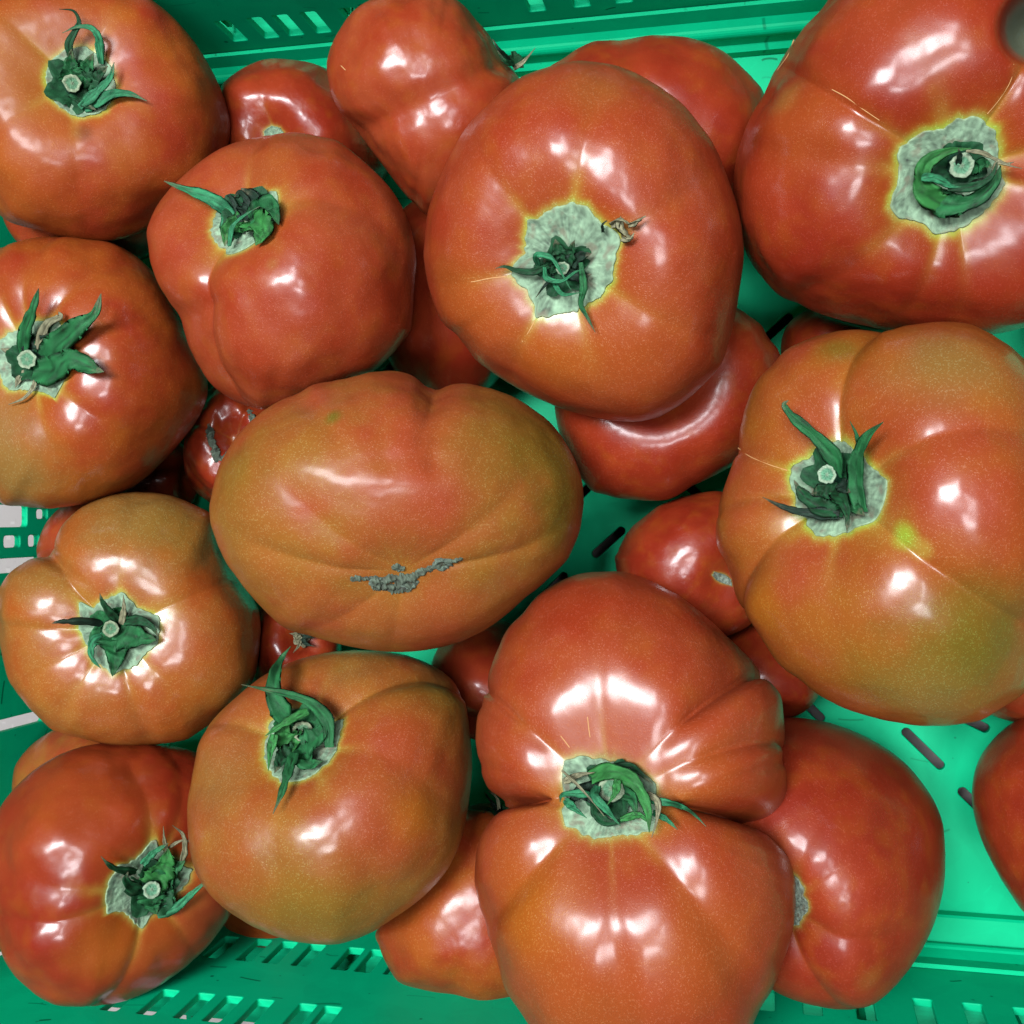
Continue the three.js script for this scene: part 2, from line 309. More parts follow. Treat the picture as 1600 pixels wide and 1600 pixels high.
      const tone = spec.scarDark ? [0.14, 0.17, 0.13] : [0.145, 0.225, 0.14], brownish = clamp(fbm(u * 2.2 + 9, v * 2.2, ns) * 2.2 - 0.45, 0, 0.7), edgeC = step(0.9, 1, k);
      for (let c = 0; c < 3; c++) { let q = tone[c] * shade; q = lerp(q, [0.10, 0.085, 0.055][c], brownish); q = lerp(q, [0.23, 0.27, 0.12][c], edgeC * 0.4); Cc.push(Math.max(0.01, q)); }
      U.push(u * 1.3, v * 1.3);
    }
    for (let i = 0; i < NR; i++) for (let j = 0; j < NTs; j++) { const j1 = (j + 1) % NTs, A = i * NTs + j, B = i * NTs + j1, E2 = A + NTs, G = B + NTs; Ix.push(A, B, E2, B, G, E2); }
    const g = new THREE.BufferGeometry(); g.setAttribute('position', new THREE.Float32BufferAttribute(P, 3)); g.setAttribute('color', new THREE.Float32BufferAttribute(Cc, 3)); g.setAttribute('uv', new THREE.Float32BufferAttribute(U, 2)); g.setIndex(Ix); g.computeVertexNormals();
    { const q = 12 * NTs; if (V(g.attributes.normal.getX(q), g.attributes.normal.getY(q), g.attributes.normal.getZ(q)).dot(d) < 0) { for (let i = 0; i < Ix.length; i += 3) { const s = Ix[i]; Ix[i] = Ix[i + 1]; Ix[i + 1] = s; } g.setIndex(Ix); g.computeVertexNormals(); } }
    part(spec.blossom ? 'blossom_scar' : 'stem_scar', local(g), corkMat, obj);
  }
  for (const line of spec.lines ?? []) {               // thin healed cracks in the skin
    const pts = []; for (let i = 0; i < line.length; i += 2) { const q = surf(line[i], line[i + 1]); pts.push(q.p.addScaledVector(q.n, -0.35 * mm)); }
    part('healed_crack', local(new THREE.TubeGeometry(new THREE.CatmullRomCurve3(pts), 40, 0.8 * mm, 6)), lineMat, obj);
  }
  for (const [line, r] of spec.cork ?? []) {           // knobbly ridges of cork
    const pts = []; for (let i = 0; i < line.length; i += 2) { const q = surf(line[i], line[i + 1]); pts.push(q.p.addScaledVector(q.n, -0.42 * r * mm)); }
    const g = new THREE.TubeGeometry(new THREE.CatmullRomCurve3(pts), 70, r * mm, 16), P = g.attributes.position, N = g.attributes.normal, K = [];
    for (let n = 0; n < P.count; n++) {
      const t = Math.floor(n / 17) / 70, v = V(P.getX(n), P.getY(n), P.getZ(n)), w = noise(v.x * 420, v.y * 420, v.z * 420), w2 = noise(v.x * 1100, v.y * 1100, v.z * 1100), taper = Math.min(1, 0.25 + 6 * t, 0.25 + 6 * (1 - t));
      v.addScaledVector(V(N.getX(n), N.getY(n), N.getZ(n)), r * mm * (taper - 1 + 0.42 * w + 0.25 * w2)); P.setXYZ(n, v.x, v.y, v.z);
      const s = 0.62 + 0.5 * w + 0.45 * w2; K.push(Math.max(0.02, 0.042 * s + 0.006), Math.max(0.02, 0.060 * s + 0.006), Math.max(0.015, 0.044 * s));
    }
    g.setAttribute('color', new THREE.Float32BufferAttribute(K, 3)); g.computeVertexNormals();
    part('cork_ridge', local(g), corkMat, obj);
  }
  for (const [x, y, r] of spec.rings ?? []) {           // round open pits with a corky lip
    const q = surf(x, y), g = new THREE.TorusGeometry(r * mm * 0.75, r * mm * 0.3, 9, 26), P = g.attributes.position, K = [], m = new THREE.Matrix4().lookAt(q.n, V(0, 0, 0), V(0.1, 0.2, 1)); m.setPosition(q.p.clone().addScaledVector(q.n, 0.0002));
    for (let n = 0; n < P.count; n++) { const w = noise(P.getX(n) * 900 + x, P.getY(n) * 900, y), k = 1 + 0.3 * w; P.setXYZ(n, P.getX(n) * k, P.getY(n) * k * 0.85, P.getZ(n) * (0.8 + 0.6 * w)); const s = 0.7 + 0.6 * w; K.push(0.065 * s, 0.09 * s, 0.065 * s); }
    g.setAttribute('color', new THREE.Float32BufferAttribute(K.map((v) => Math.max(0.015, v)), 3)); g.computeVertexNormals(); g.applyMatrix4(m);
    part('cork_ring', local(g), corkMat, obj);
    const c = new THREE.CircleGeometry(r * mm * 0.62, 18); c.setAttribute('color', new THREE.Float32BufferAttribute(Array.from({ length: c.attributes.position.count }, (_, n) => [0.03 + 0.02 * (n % 3), 0.03 + 0.012 * (n % 4), 0.02]).flat(), 3)); c.applyMatrix4(m); part('pit', local(c), corkMat, obj);
  }
  if (spec.sepals) {
    // calyx: a small ragged cup that the sepals and the stalk stub grow from
    const [kx, ky] = spec.stub ?? spec.pole, hub = surf(kx, ky), hubR = (spec.hub ?? 16) * mm, up = hub.n.clone().lerp(d, 0.5).normalize();
    const hx = V(0, 0, 0).crossVectors(up, V(0.3, 0.2, 0.9)).normalize(), hy = V(0, 0, 0).crossVectors(up, hx);
    const P = [], Cc = [], Ix = [], U = [], NJ = 40, NI = 8;
    for (let i = 0; i <= NI; i++) for (let j = 0; j < NJ; j++) {
      const t = j / NJ * 2 * Math.PI, k = i / NI, r = hubR * k * (1 + 0.16 * Math.sin(t * 5 + cx) * k + 0.12 * noise(Math.cos(t) * 2, Math.sin(t) * 2, cx) * k), z = 0.0012 + hubR * 0.35 * k * k * (1 + 0.6 * noise(Math.cos(t) * 3, Math.sin(t) * 3, cy)) - (i === NI ? 0.0006 : 0);
      P.push(...hub.p.clone().addScaledVector(hx, r * Math.cos(t)).addScaledVector(hy, r * Math.sin(t)).addScaledVector(up, z).toArray());
      const g = GREENS[spec.hubC ?? 0], s = 0.8 + 0.5 * noise(k * 6, t * 3, cx); Cc.push(g[0] * s, g[1] * s, g[2] * s); U.push(k, t);
    }
    for (let i = 0; i < NI; i++) for (let j = 0; j < NJ; j++) { const j1 = (j + 1) % NJ, A = i * NJ + j, B = i * NJ + j1; Ix.push(A, A + NJ, B, B, A + NJ, B + NJ); }
    const g = new THREE.BufferGeometry(); g.setAttribute('position', new THREE.Float32BufferAttribute(P, 3)); g.setAttribute('color', new THREE.Float32BufferAttribute(Cc, 3)); g.setAttribute('uv', new THREE.Float32BufferAttribute(U, 2)); g.setIndex(Ix); g.computeVertexNormals();
    const calyx = part('calyx', local(g), leafMat, obj);
    for (const s of spec.sepals) part('sepal', local(sepal(s, surf, d, mm)), leafMat, calyx);
    if (spec.stub) part('stalk_stub', local(stub(hub, up, spec.stubR * mm, (spec.stubH ?? 26) * mm, kx, ky)), leafMat, calyx);
  }
  tomatoes.push({ spec, obj, surf, centre, mm, d, local });
  return obj;
}

// one sepal: a tapering leaf strip with thickness, folded along its midrib. s = [path px..., width px, lift mm list, colour, fold]
function sepal({ p, w, l, c = 0, fold = 0.3, tip = 4, roll = 0 }, surf, d, mm) {
  const n = p.length / 2, pts = [], nrm = [];
  for (let i = 0; i < n; i++) { const q = surf(p[2 * i], p[2 * i + 1]), L = Array.isArray(l) ? l[Math.min(i, l.length - 1)] : lerp(1.0, l ?? 4, i / (n - 1)); const s = q.n.clone().lerp(d, 0.6).normalize(); pts.push(q.p.addScaledVector(d, L / 1000)); nrm.push(s); }
  const curve = new THREE.CatmullRomCurve3(pts), N = 26, X = [-1, -0.62, -0.25, 0, 0.25, 0.62, 1], P = [], K = [], U = [], Ix = [], m = X.length * 2 - 2;
  const g = GREENS[c], ph0 = rnd() * 20;
  for (let i = 0; i <= N; i++) {
    const t = i / N, o = curve.getPoint(t), tan = curve.getTangent(t), q = t * (n - 1), k = Math.min(n - 2, Math.floor(q)), up = nrm[k].clone().lerp(nrm[k + 1], q - k);
    const side = V(0, 0, 0).crossVectors(tan, up).normalize(), nn = V(0, 0, 0).crossVectors(side, tan).normalize();
    if (roll) { const a = roll * t; side.applyAxisAngle(tan, a); nn.applyAxisAngle(tan, a); }
    let W = w * mm * 0.44 * (t < 0.22 ? lerp(0.7, 1, t / 0.22) : Math.pow(Math.max(0, 1 - (t - 0.22) / 0.78), 0.8)) * (1 + 0.22 * noise(t * 4, ph0, 1) + 0.08 * noise(t * 13, ph0, 6)); W = Math.max(W, 0.00022 * (1 - 0.5 * t));
    const ring = [];
    for (const x of X) ring.push([x, 1]); for (let b = X.length - 2; b > 0; b--) ring.push([X[b], -1]);
    for (const [x, sgn] of ring) {
      const th = 0.0002 * (1 - x * x) * (1 - 0.5 * t) + 0.00006, hgt = fold * W * Math.abs(x) ** 1.3 + 0.28 * W * noise(t * 4 + ph0, x * 1.1, 4) + 0.06 * W * noise(t * 16 + ph0, x * 3, 4) + sgn * th * (sgn > 0 ? 1 - 0.35 * Math.exp(-((x / 0.15) ** 2)) : 1);
      P.push(...o.clone().addScaledVector(side, x * W).addScaledVector(nn, hgt).toArray());
      const v = (0.75 + 0.5 * noise(t * 7 + ph0, x * 2.4, 8) + 0.25 * noise(t * 3, x * 9, ph0)) * (1 - 0.25 * Math.exp(-((x / 0.12) ** 2))), dry = step(0.72, 1, t + 0.15 * noise(t * 9, x, ph0)) * (tip > 3 ? 0.75 : 0.15), e = tip > 5 ? GREENS[3] : [0.11, 0.10, 0.06];
      for (let q2 = 0; q2 < 3; q2++) K.push(Math.max(0.004, lerp(g[q2] * v, e[q2] * 0.8, dry)));
      U.push(t * w * 0.1, x * 0.3);
    }
  }
  for (let i = 0; i < N; i++) for (let j = 0; j < m; j++) { const j1 = (j + 1) % m, A = i * m + j, B = i * m + j1; Ix.push(A, B, A + m, B, B + m, A + m); }
  const geo = new THREE.BufferGeometry(); geo.setAttribute('position', new THREE.Float32BufferAttribute(P, 3)); geo.setAttribute('color', new THREE.Float32BufferAttribute(K, 3)); geo.setAttribute('uv', new THREE.Float32BufferAttribute(U, 2)); geo.setIndex(Ix); geo.computeVertexNormals();
  return geo;
}
// the cut stalk: a short flared stub, its cut face pale round a green pith
function stub(hub, up, r, h, kx, ky) {
  const hx = V(0, 0, 0).crossVectors(up, V(0.1, 0.9, 0.3)).normalize(), hy = V(0, 0, 0).crossVectors(up, hx), NJ = 28, P = [], K = [], U = [], Ix = [];
  const prof = [[1.7, -0.1, 0], [1.25, 0.15, 0], [0.95, 0.5, 0], [0.95, 0.8, 0], [1.08, 0.97, 1], [1.0, 1.02, 2], [0.78, 1.0, 2], [0.62, 0.93, 3], [0.3, 0.95, 3], [0.02, 0.97, 2]];
  const cols = [[0.008, 0.05, 0.028], [0.06, 0.15, 0.10], [0.22, 0.32, 0.22], [0.08, 0.22, 0.13]];
  prof.forEach(([a, z, c], i) => { for (let j = 0; j < NJ; j++) { const t = j / NJ * 2 * Math.PI, k = a * r * (1 + 0.13 * noise(Math.cos(t) * 1.6 + kx, Math.sin(t) * 1.6, ky)), zz = z * h + (c > 1 ? 0.00025 * noise(Math.cos(t) * 3, Math.sin(t) * 3, i) : 0), s = 0.8 + 0.3 * noise(t * 3, i, kx); P.push(...hub.p.clone().addScaledVector(hx, k * Math.cos(t)).addScaledVector(hy, k * Math.sin(t)).addScaledVector(up, zz).toArray()); K.push(...cols[c].map((v) => v * s)); U.push(t, z); } });
  for (let i = 0; i < prof.length - 1; i++) for (let j = 0; j < NJ; j++) { const j1 = (j + 1) % NJ, A = i * NJ + j, B = i * NJ + j1; Ix.push(A, B, A + NJ, B, B + NJ, A + NJ); }
  { const age = 0.5 + 0.5 * noise(kx * 0.37, ky * 0.41, 3); for (let n = 0; n < K.length; n += 3) { K[n] *= lerp(0.75, 1, age); K[n + 1] *= lerp(0.6, 0.95, age); K[n + 2] *= lerp(0.5, 0.95, age); } }
  const g = new THREE.BufferGeometry(); g.setAttribute('position', new THREE.Float32BufferAttribute(P, 3)); g.setAttribute('color', new THREE.Float32BufferAttribute(K, 3)); g.setAttribute('uv', new THREE.Float32BufferAttribute(U, 2)); g.setIndex(Ix); g.computeVertexNormals();
  return g;
}
// ---------------------------------------------------------------- the ground and the crate
const X0 = -0.279, X1 = 0.285, Z0 = -0.186, Z1 = 0.162, TOP = 0.17, THICK = 0.0028;
const dirt = (marks, scuffs) => (g, w, h) => {
  g.fillStyle = '#f4f4f4'; g.fillRect(0, 0, w, h);
  for (let i = 0; i < 420; i++) { const v = 200 + rnd() * 40 | 0; g.fillStyle = `rgba(${v},${v},${v},.10)`; g.beginPath(); g.ellipse(rnd() * w, rnd() * h, 20 + rnd() * 90, 6 + rnd() * 30, rnd() * 3, 0, 7); g.fill(); }
  for (let i = 0; i < marks; i++) { g.strokeStyle = `rgba(20,45,35,${0.12 + rnd() * 0.4})`; g.lineWidth = 1 + rnd() * 4; const x = rnd() * w, y = rnd() * h, a = rnd() * 0.8 - 0.4; g.beginPath(); g.moveTo(x, y); g.quadraticCurveTo(x + 12, y + rnd() * 12 - 6, x + (10 + rnd() * 34) * Math.cos(a), y + 22 * Math.sin(a)); g.stroke(); }
  for (let i = 0; i < marks * 2; i++) { g.fillStyle = `rgba(15,30,24,${0.15 + rnd() * 0.35})`; g.beginPath(); g.arc(rnd() * w, rnd() * h, 0.6 + rnd() * rnd() * rnd() * 5, 0, 7); g.fill(); }
  for (let i = 0; i < scuffs; i++) { g.strokeStyle = `rgba(255,255,255,${0.2 + rnd() * 0.5})`; g.lineWidth = 1 + rnd() * 2; const x = rnd() * w, y = rnd() * h; g.beginPath(); g.moveTo(x, y); g.lineTo(x + rnd() * 60 - 30, y + rnd() * 26 - 13); g.stroke(); }
};
const wallTex = canvasTexture(1024, 1024, dirt(110, 110)), floorTex = canvasTexture(1024, 1024, dirt(60, 160));
for (const t of [wallTex, floorTex]) t.repeat.set(4, 4);
const plasticBump = canvasTexture(256, 256, (g, w, h) => { const im = g.createImageData(w, h); for (let i = 0; i < w * h; i++) { const v = 110 + rnd() * 40 | 0; im.data.set([v, v, v, 255], i * 4); } g.putImageData(im, 0, 0); }, false);
plasticBump.repeat.set(30, 30);
const GREEN = new THREE.Color().setRGB(0.0002, 0.36, 0.16);
const wallMat = new THREE.MeshPhysicalMaterial({ color: GREEN, map: wallTex, roughness: 0.5, specularIntensity: 0.15, bumpMap: plasticBump, bumpScale: 0.00003 });
const floorMat = new THREE.MeshPhysicalMaterial({ color: GREEN, map: floorTex, roughness: 0.5, specularIntensity: 0.15, bumpMap: plasticBump, bumpScale: 0.00003 });

const ground = new THREE.Mesh(new THREE.PlaneGeometry(6, 6), new THREE.MeshStandardMaterial({ roughness: 0.9, map: canvasTexture(1024, 1024, (g, w, h) => { g.fillStyle = '#7b7572'; g.fillRect(0, 0, w, h); for (let i = 0; i < 9000; i++) { const v = 85 + rnd() * 70 | 0; g.fillStyle = `rgba(${v},${v - 5},${v - 8},.35)`; g.fillRect(rnd() * w, rnd() * h, 1 + rnd() * 5, 1 + rnd() * 4); } }) }));
ground.material.map.repeat.set(14, 14);
ground.rotation.x = -Math.PI / 2; ground.position.y = -0.034; ground.name = 'ground'; ground.receiveShadow = true;
ground.userData.kind = 'structure';
scene.add(ground);

const crate = new THREE.Group(); crate.name = 'plastic_crate'; crate.position.set(0, -0.0335, 0);
tag(crate, 'bright green plastic crate with slotted walls and floor holding the tomatoes', 'crate');
scene.add(crate);
const L = (g) => { g.translate(0, 0.0335, 0); return g; };
// a slot with rounded ends between two points, as a hole
function slotPath(ax, ay, bx, by, w) {
  const t = Math.atan2(by - ay, bx - ax), r = w / 2, p = new THREE.Path();
  p.absarc(bx, by, r, t - Math.PI / 2, t + Math.PI / 2, false); p.absarc(ax, ay, r, t + Math.PI / 2, t + 1.5 * Math.PI, false); p.closePath();
  return p;
}
function barPath(x, y0, y1, w, r = 0.0011) { const p = new THREE.Path(); p.moveTo(x - w / 2 + r, y0); p.lineTo(x + w / 2 - r, y0); p.quadraticCurveTo(x + w / 2, y0, x + w / 2, y0 + r); p.lineTo(x + w / 2, y1 - r); p.quadraticCurveTo(x + w / 2, y1, x + w / 2 - r, y1); p.lineTo(x - w / 2 + r, y1); p.quadraticCurveTo(x - w / 2, y1, x - w / 2, y1 - r); p.lineTo(x - w / 2, y0 + r); p.quadraticCurveTo(x - w / 2, y0, x - w / 2 + r, y0); return p; }
const rect = (x0, y0, x1, y1) => { const s = new THREE.Shape(); s.moveTo(x0, y0); s.lineTo(x1, y0); s.lineTo(x1, y1); s.lineTo(x0, y1); s.closePath(); return s; };
const LEAN = R(2.5), SLOT = 0.0062, spread = TOP * Math.tan(LEAN);
const sheet = (x0, x1) => { const s = new THREE.Shape(); s.moveTo(x0, -0.002); s.lineTo(x1, -0.002); s.lineTo(x1 + spread + 0.002, TOP); s.lineTo(x0 - spread - 0.002, TOP); s.closePath(); return s; };
const panel = (shape, t = THICK, bevel = 0.0004) => new THREE.ExtrudeGeometry(shape, { depth: t - 2 * bevel, bevelEnabled: true, bevelSize: bevel, bevelThickness: bevel, bevelOffset: -bevel, bevelSegments: 2, curveSegments: 8 });

// floor: shape coordinates are (x, -z)
{
  const s = rect(X0 - 0.002, -Z1, X1 + 0.002, -Z0), holes = [];
  const known = [[47.4, 83.2, 59.4, 95], [67.2, 76.6, 75.2, 80.4], [67.4, 104.6, 79, 116], [52, 126, 58.5, 132], [-71, 16.7, -60.8, 7.6], [9, 72, 16, 79], [-6, -66, 4, -75]];
  for (const [a, b, c, d] of known) holes.push([a / 1000, b / 1000, c / 1000, d / 1000]);
  for (let i = -7; i < 8; i++) for (let j = -3; j < 4; j++) {
    const x = i * 0.036 + (j & 1) * 0.018, z = j * 0.044 - 0.012, sg = ((i + j) & 1) ? 1 : -1, h = [x - 0.006, z - 0.006 * sg, x + 0.006, z + 0.006 * sg];
    if (Math.abs(z) < 0.14 && x > X0 + 0.03 && x < X1 - 0.03 && x < 0.02 && holes.every((k) => Math.hypot((k[0] + k[2]) / 2 - x, (k[1] + k[3]) / 2 - z) > 0.024)) holes.push(h);
  }
  for (const [a, b, c, d] of holes) s.holes.push(slotPath(a, -b, c, -d, 0.0034));
  const g = panel(s, 0.003); g.rotateX(-Math.PI / 2); g.translate(0, -0.003, 0);
  part('floor_panel', L(g), floorMat, crate);
}
// raised band round the floor, with the rounded rib at the foot of the wall (profile: u towards the inside, height)
function skirting(len, prof) { const s = new THREE.Shape(); prof.forEach(([u, y], i) => (i ? s.lineTo(u, y) : s.moveTo(u, y))); s.closePath(); return new THREE.ExtrudeGeometry(s, { depth: len, bevelEnabled: false }); }
const arc = (u, y, r, a0, a1) => Array.from({ length: 7 }, (_, i) => { const a = R(lerp(a0, a1, i / 6)); return [u + r * Math.cos(a), y + r * Math.sin(a)]; });
{
  const front = [[-0.001, 0.0002], [0.0128, 0.0002], [0.0126, 0.0042], [0.0118, 0.005], [0.0024, 0.0056], ...arc(0.001, 0.0086, 0.0026, -70, 60), [0.0006, 0.0155], [0.0006, 0.022], [-0.001, 0.022]];
  const g = skirting(X1 - X0, front); g.rotateY(-Math.PI / 2); g.translate(X1, 0, 0); // u -> towards -z
  const m = new THREE.Matrix4().makeBasis(V(0, 0, -1), V(0, 1, 0), V(1, 0, 0)); const gf = skirting(X1 - X0, front); gf.applyMatrix4(m); gf.translate(X0, 0, Z1); part('skirting', L(gf), wallMat, crate);
  const back = [[-0.001, 0.0002], [0.009, 0.0002], [0.0088, 0.0045], [0.0065, 0.006], [0.006, 0.010], ...arc(0.0032, 0.0128, 0.0032, -20, 80), [0.0016, 0.018], [0.0004, 0.026], [-0.001, 0.026]];
  const mb = new THREE.Matrix4().makeBasis(V(0, 0, 1), V(0, 1, 0), V(-1, 0, 0)); const gb = skirting(X1 - X0, back); gb.applyMatrix4(mb); gb.translate(X1, 0, Z0); part('skirting', L(gb), wallMat, crate);
}
// walls: shape coordinates are (along, up); each leans out a little
function wall(shape, at, turn, lean) {
  const g = panel(shape); g.translate(0, 0, -THICK); g.rotateX(-lean); g.rotateY(turn); g.translate(...at);
  return part('side_wall', L(g), wallMat, crate);
}
{
  const xs = [-0.2055, -0.192, -0.1815, -0.170, -0.1545, -0.1455, -0.1345, -0.1185, -0.106, -0.0845, -0.0676, -0.052, -0.036, -0.020, -0.004, 0.0115, 0.0285, 0.0475, 0.0633, 0.079, 0.095, 0.11, 0.126, 0.142, 0.158, 0.174, 0.19, 0.206];
  const back = sheet(X0, X1);                                     // faces +z
  for (const [k, x] of xs.entries()) { if (x > -0.125 && x < -0.09) continue; back.holes.push(barPath(x - 0.003, 0.0335, 0.0505, SLOT)); if (k > 9 || k < 7) back.holes.push(barPath(x - 0.003, 0.096, 0.112, SLOT)); }
  wall(back, [0, 0, Z0], 0, LEAN);
  const frontW = sheet(-X1, -X0);                                 // faces -z, along runs towards -x
  for (const x of xs) { frontW.holes.push(barPath(-x, 0.0465, 0.0655, SLOT)); if (x < -0.14 || x > -0.06) frontW.holes.push(barPath(-x, 0.0925, 0.1105, SLOT)); }
  frontW.holes.push(barPath(0.219, 0.0925, 0.1105, SLOT));
  wall(frontW, [0, 0, Z1], Math.PI, LEAN);
  const left = sheet(-Z1 + 0.002, -Z0 - 0.002);                                   // faces +x, along runs towards -z
  for (const [z, y0, y1, w] of [[0.0203, 0.058, 0.098, 0.0056], [0.0322, 0.0735, 0.098, 0.0056], [0.0494, 0.0695, 0.0722, 0.002], [0.0801, 0.0555, 0.098, 0.0046], [0.0112, 0.0585, 0.0648, 0.0046], [0.0112, 0.0695, 0.0785, 0.0046], [0.0015, 0.0655, 0.0935, 0.0085], [0.0008, 0.0535, 0.060, 0.0038], [-0.012, 0.058, 0.098, 0.0056], [-0.024, 0.058, 0.098, 0.0056], [-0.062, 0.058, 0.098, 0.0056], [-0.095, 0.058, 0.098, 0.0056]]) left.holes.push(barPath(-z, y0, y1, w, Math.min(w * 0.35, 0.002)));
  wall(left, [X0, 0, 0], Math.PI / 2, LEAN);
  wall(sheet(Z0 + 0.002, Z1 - 0.002), [X1, 0, 0], -Math.PI / 2, LEAN);
}
// ribs that run round the outside of the walls and catch the light seen through the slots, and the rim
{
  const bar = (w, h, d, x, y, z) => { const g = new THREE.BoxGeometry(w, h, d); g.translate(x, y, z); return g; };
  const W = X1 - X0 + 0.004;
  const rib = (y, d, side) => { const z = side < 0 ? Z0 - THICK - d / 2 - 0.0008 - y * 0.0437 : Z1 + THICK + d / 2 + 0.0008 + y * 0.0437; part('outer_rib', L(bar(W, 0.003, d, (X0 + X1) / 2, y, z)), wallMat, crate); };
  rib(0.0285, 0.024, -1); rib(0.087, 0.003, -1); rib(0.036, 0.026, 1); rib(0.0845, 0.0085, 1);
  for (const x of [-0.213, -0.163, -0.075, 0.02, 0.07, 0.12]) { part('outer_rib', L(bar(0.002, 0.048, 0.014, x, 0.058, Z0 - THICK - 0.0118)), wallMat, crate); part('outer_rib', L(bar(0.002, 0.042, 0.014, x + 0.008, 0.0605, Z1 + THICK + 0.0118)), wallMat, crate); }
  for (const [w, d, x, z] of [[X1 - X0 - 0.004, 0.004, (X0 + X1) / 2, Z0 + 0.004], [X1 - X0 - 0.004, 0.004, (X0 + X1) / 2, Z1 - 0.004], [0.004, Z1 - Z0 - 0.014, X0 + 0.004, (Z0 + Z1) / 2], [0.004, Z1 - Z0 - 0.014, X1 - 0.004, (Z0 + Z1) / 2]]) part('base_rib', L(bar(w, 0.029, d, x, -0.0186, z)), wallMat, crate);
  for (const [w, d, x, z] of [[X1 - X0 + 0.02, 0.006, (X0 + X1) / 2, Z0 - 0.0105], [X1 - X0 + 0.02, 0.006, (X0 + X1) / 2, Z1 + 0.0105], [0.006, Z1 - Z0 + 0.01, X0 - 0.0105, (Z0 + Z1) / 2], [0.006, Z1 - Z0 + 0.01, X1 + 0.0105, (Z0 + Z1) / 2]]) part('rim', L(bar(w, 0.006, d, x, TOP + 0.0035, z)), wallMat, crate);
}

// ---------------------------------------------------------------- the tomatoes, upper layer first
tomato({ label: 'orange red tomato with curled dry sepals at the top left corner', size: 2, h: 0.1, color: 'red', side: 'orange', rough: 0.44, coat: 0.25, lump: 0.03,
  outline: [233, 0, 270, 27, 304, 64, 332, 111, 351, 162, 354, 209, 337, 256, 304, 297, 263, 327, 216, 354, 162, 371, 111, 371, 61, 358, 0, 337, -45, 270, -62, 180, -40, 90, 0, 28, 60, -8, 130, -22, 190, -18],
  pole: [124, 132], grooves: [[225, 0.05, 10, 0.6], [95, 0.035, 12], [305, 0.03, 10], [20, 0.035, 12], [150, 0.03, 12]], lime: 0.7, halo: 0.9,
  patches: [[30, 100, 110, 'tan', 0.6], [40, 300, 90, 'orange', 0.6], [130, 208, 16, 'brown', 0.5]],
  scar: [72, 120, 80, 95, 100, 75, 130, 70, 155, 82, 176, 108, 180, 140, 172, 165, 150, 180, 122, 184, 98, 172, 78, 152],
  stub: [115, 137], stubR: 12, hub: 36, hubC: 0, sepals: [
    { p: [112, 95, 108, 71, 118, 50, 124, 37, 116, 20, 93, 17], w: 13, l: [2, 4, 5, 5, 6, 7], tip: 6 }, { p: [158, 100, 156, 72, 153, 58, 143, 46, 121, 44, 98, 53], w: 15, l: [2, 4, 6, 6, 6, 5], c: 5 },
    { p: [125, 168, 150, 146, 172, 122, 178, 98], w: 17, l: [2, 5, 5, 4], c: 5 }, { p: [132, 170, 152, 160, 178, 147, 205, 148, 229, 158], w: 20, l: [1, 3, 4, 3, 3], c: 5 },
    { p: [118, 130, 112, 105, 112, 78], w: 44, l: [1, 3, 6], c: 1, fold: 0.5 }, { p: [122, 130, 136, 108, 146, 84], w: 40, l: [1, 3, 6], c: 1, fold: 0.5 }, { p: [126, 134, 150, 122, 168, 104], w: 34, l: [1, 3, 5], c: 0 }, { p: [120, 140, 128, 158, 150, 172], w: 30, l: [1, 2, 3], c: 0 }] });

tomato({ label: 'coral tomato with one long pointed sepal and a deep side fold', size: 2, h: 0.098, color: 'coral', side: 'red', coat: 0.9, rough: 0.4,
  outline: [418, 223, 456, 216, 496, 219, 537, 229, 584, 267, 618, 304, 642, 351, 652, 405, 648, 449, 645, 500, 635, 527, 601, 564, 567, 590, 500, 622, 455, 638, 418, 640, 388, 637, 351, 621, 317, 591, 294, 544, 285, 510, 282, 493, 267, 472, 250, 439, 241, 398, 243, 358, 270, 310, 314, 270, 354, 243, 390, 229],
  pole: [385, 346], grooves: [[124, 0.12, 11, 0.75, 1.2], [124, 0.07, 32, 0.8, 2], [345, 0.05, 34, 0.8, 2], [345, 0.045, 12], [285, 0.05, 11], [200, 0.02, 14], [40, 0.015, 14]], lump: 0.025,
  scar: [334, 345, 345, 322, 375, 310, 408, 298, 432, 300, 448, 322, 449, 340, 432, 365, 412, 390, 385, 398, 352, 398, 336, 380, 328, 362],
  stub: [392, 345], stubR: 8, stubH: 12, hub: 40, hubC: 0, patches: [[425, 413, 12, 'tan', 0.5], [420, 260, 60, 'tan', 0.3]], sepals: [
    { p: [356, 368, 358, 335, 340, 318, 315, 306, 287, 297, 262, 287], w: 30, l: [1, 5, 8, 9, 10, 11], c: 5, tip: 5 }, { p: [385, 350, 358, 358, 352, 385], w: 34, l: [2, 5, 3], c: 2, fold: 0.6 },
    { p: [392, 345, 412, 362, 400, 384], w: 50, l: [3, 6, 3], c: 2, fold: 0.5, tip: 2 }, { p: [392, 345, 398, 318, 378, 296], w: 44, l: [3, 6, 6], c: 3, fold: 0.6 }, { p: [395, 345, 425, 326, 436, 352], w: 44, l: [3, 7, 3], c: 1, fold: 0.5, tip: 2 },
    { p: [378, 348, 368, 320, 360, 308, 354, 316], w: 10, l: [5, 8, 8, 6], c: 3 }, { p: [360, 385, 366, 355, 385, 338, 407, 325], w: 9, l: [5, 8, 9, 9], c: 5 }, { p: [385, 345, 388, 318, 376, 303, 366, 312], w: 14, l: [4, 8, 8, 6], c: 3 }] });

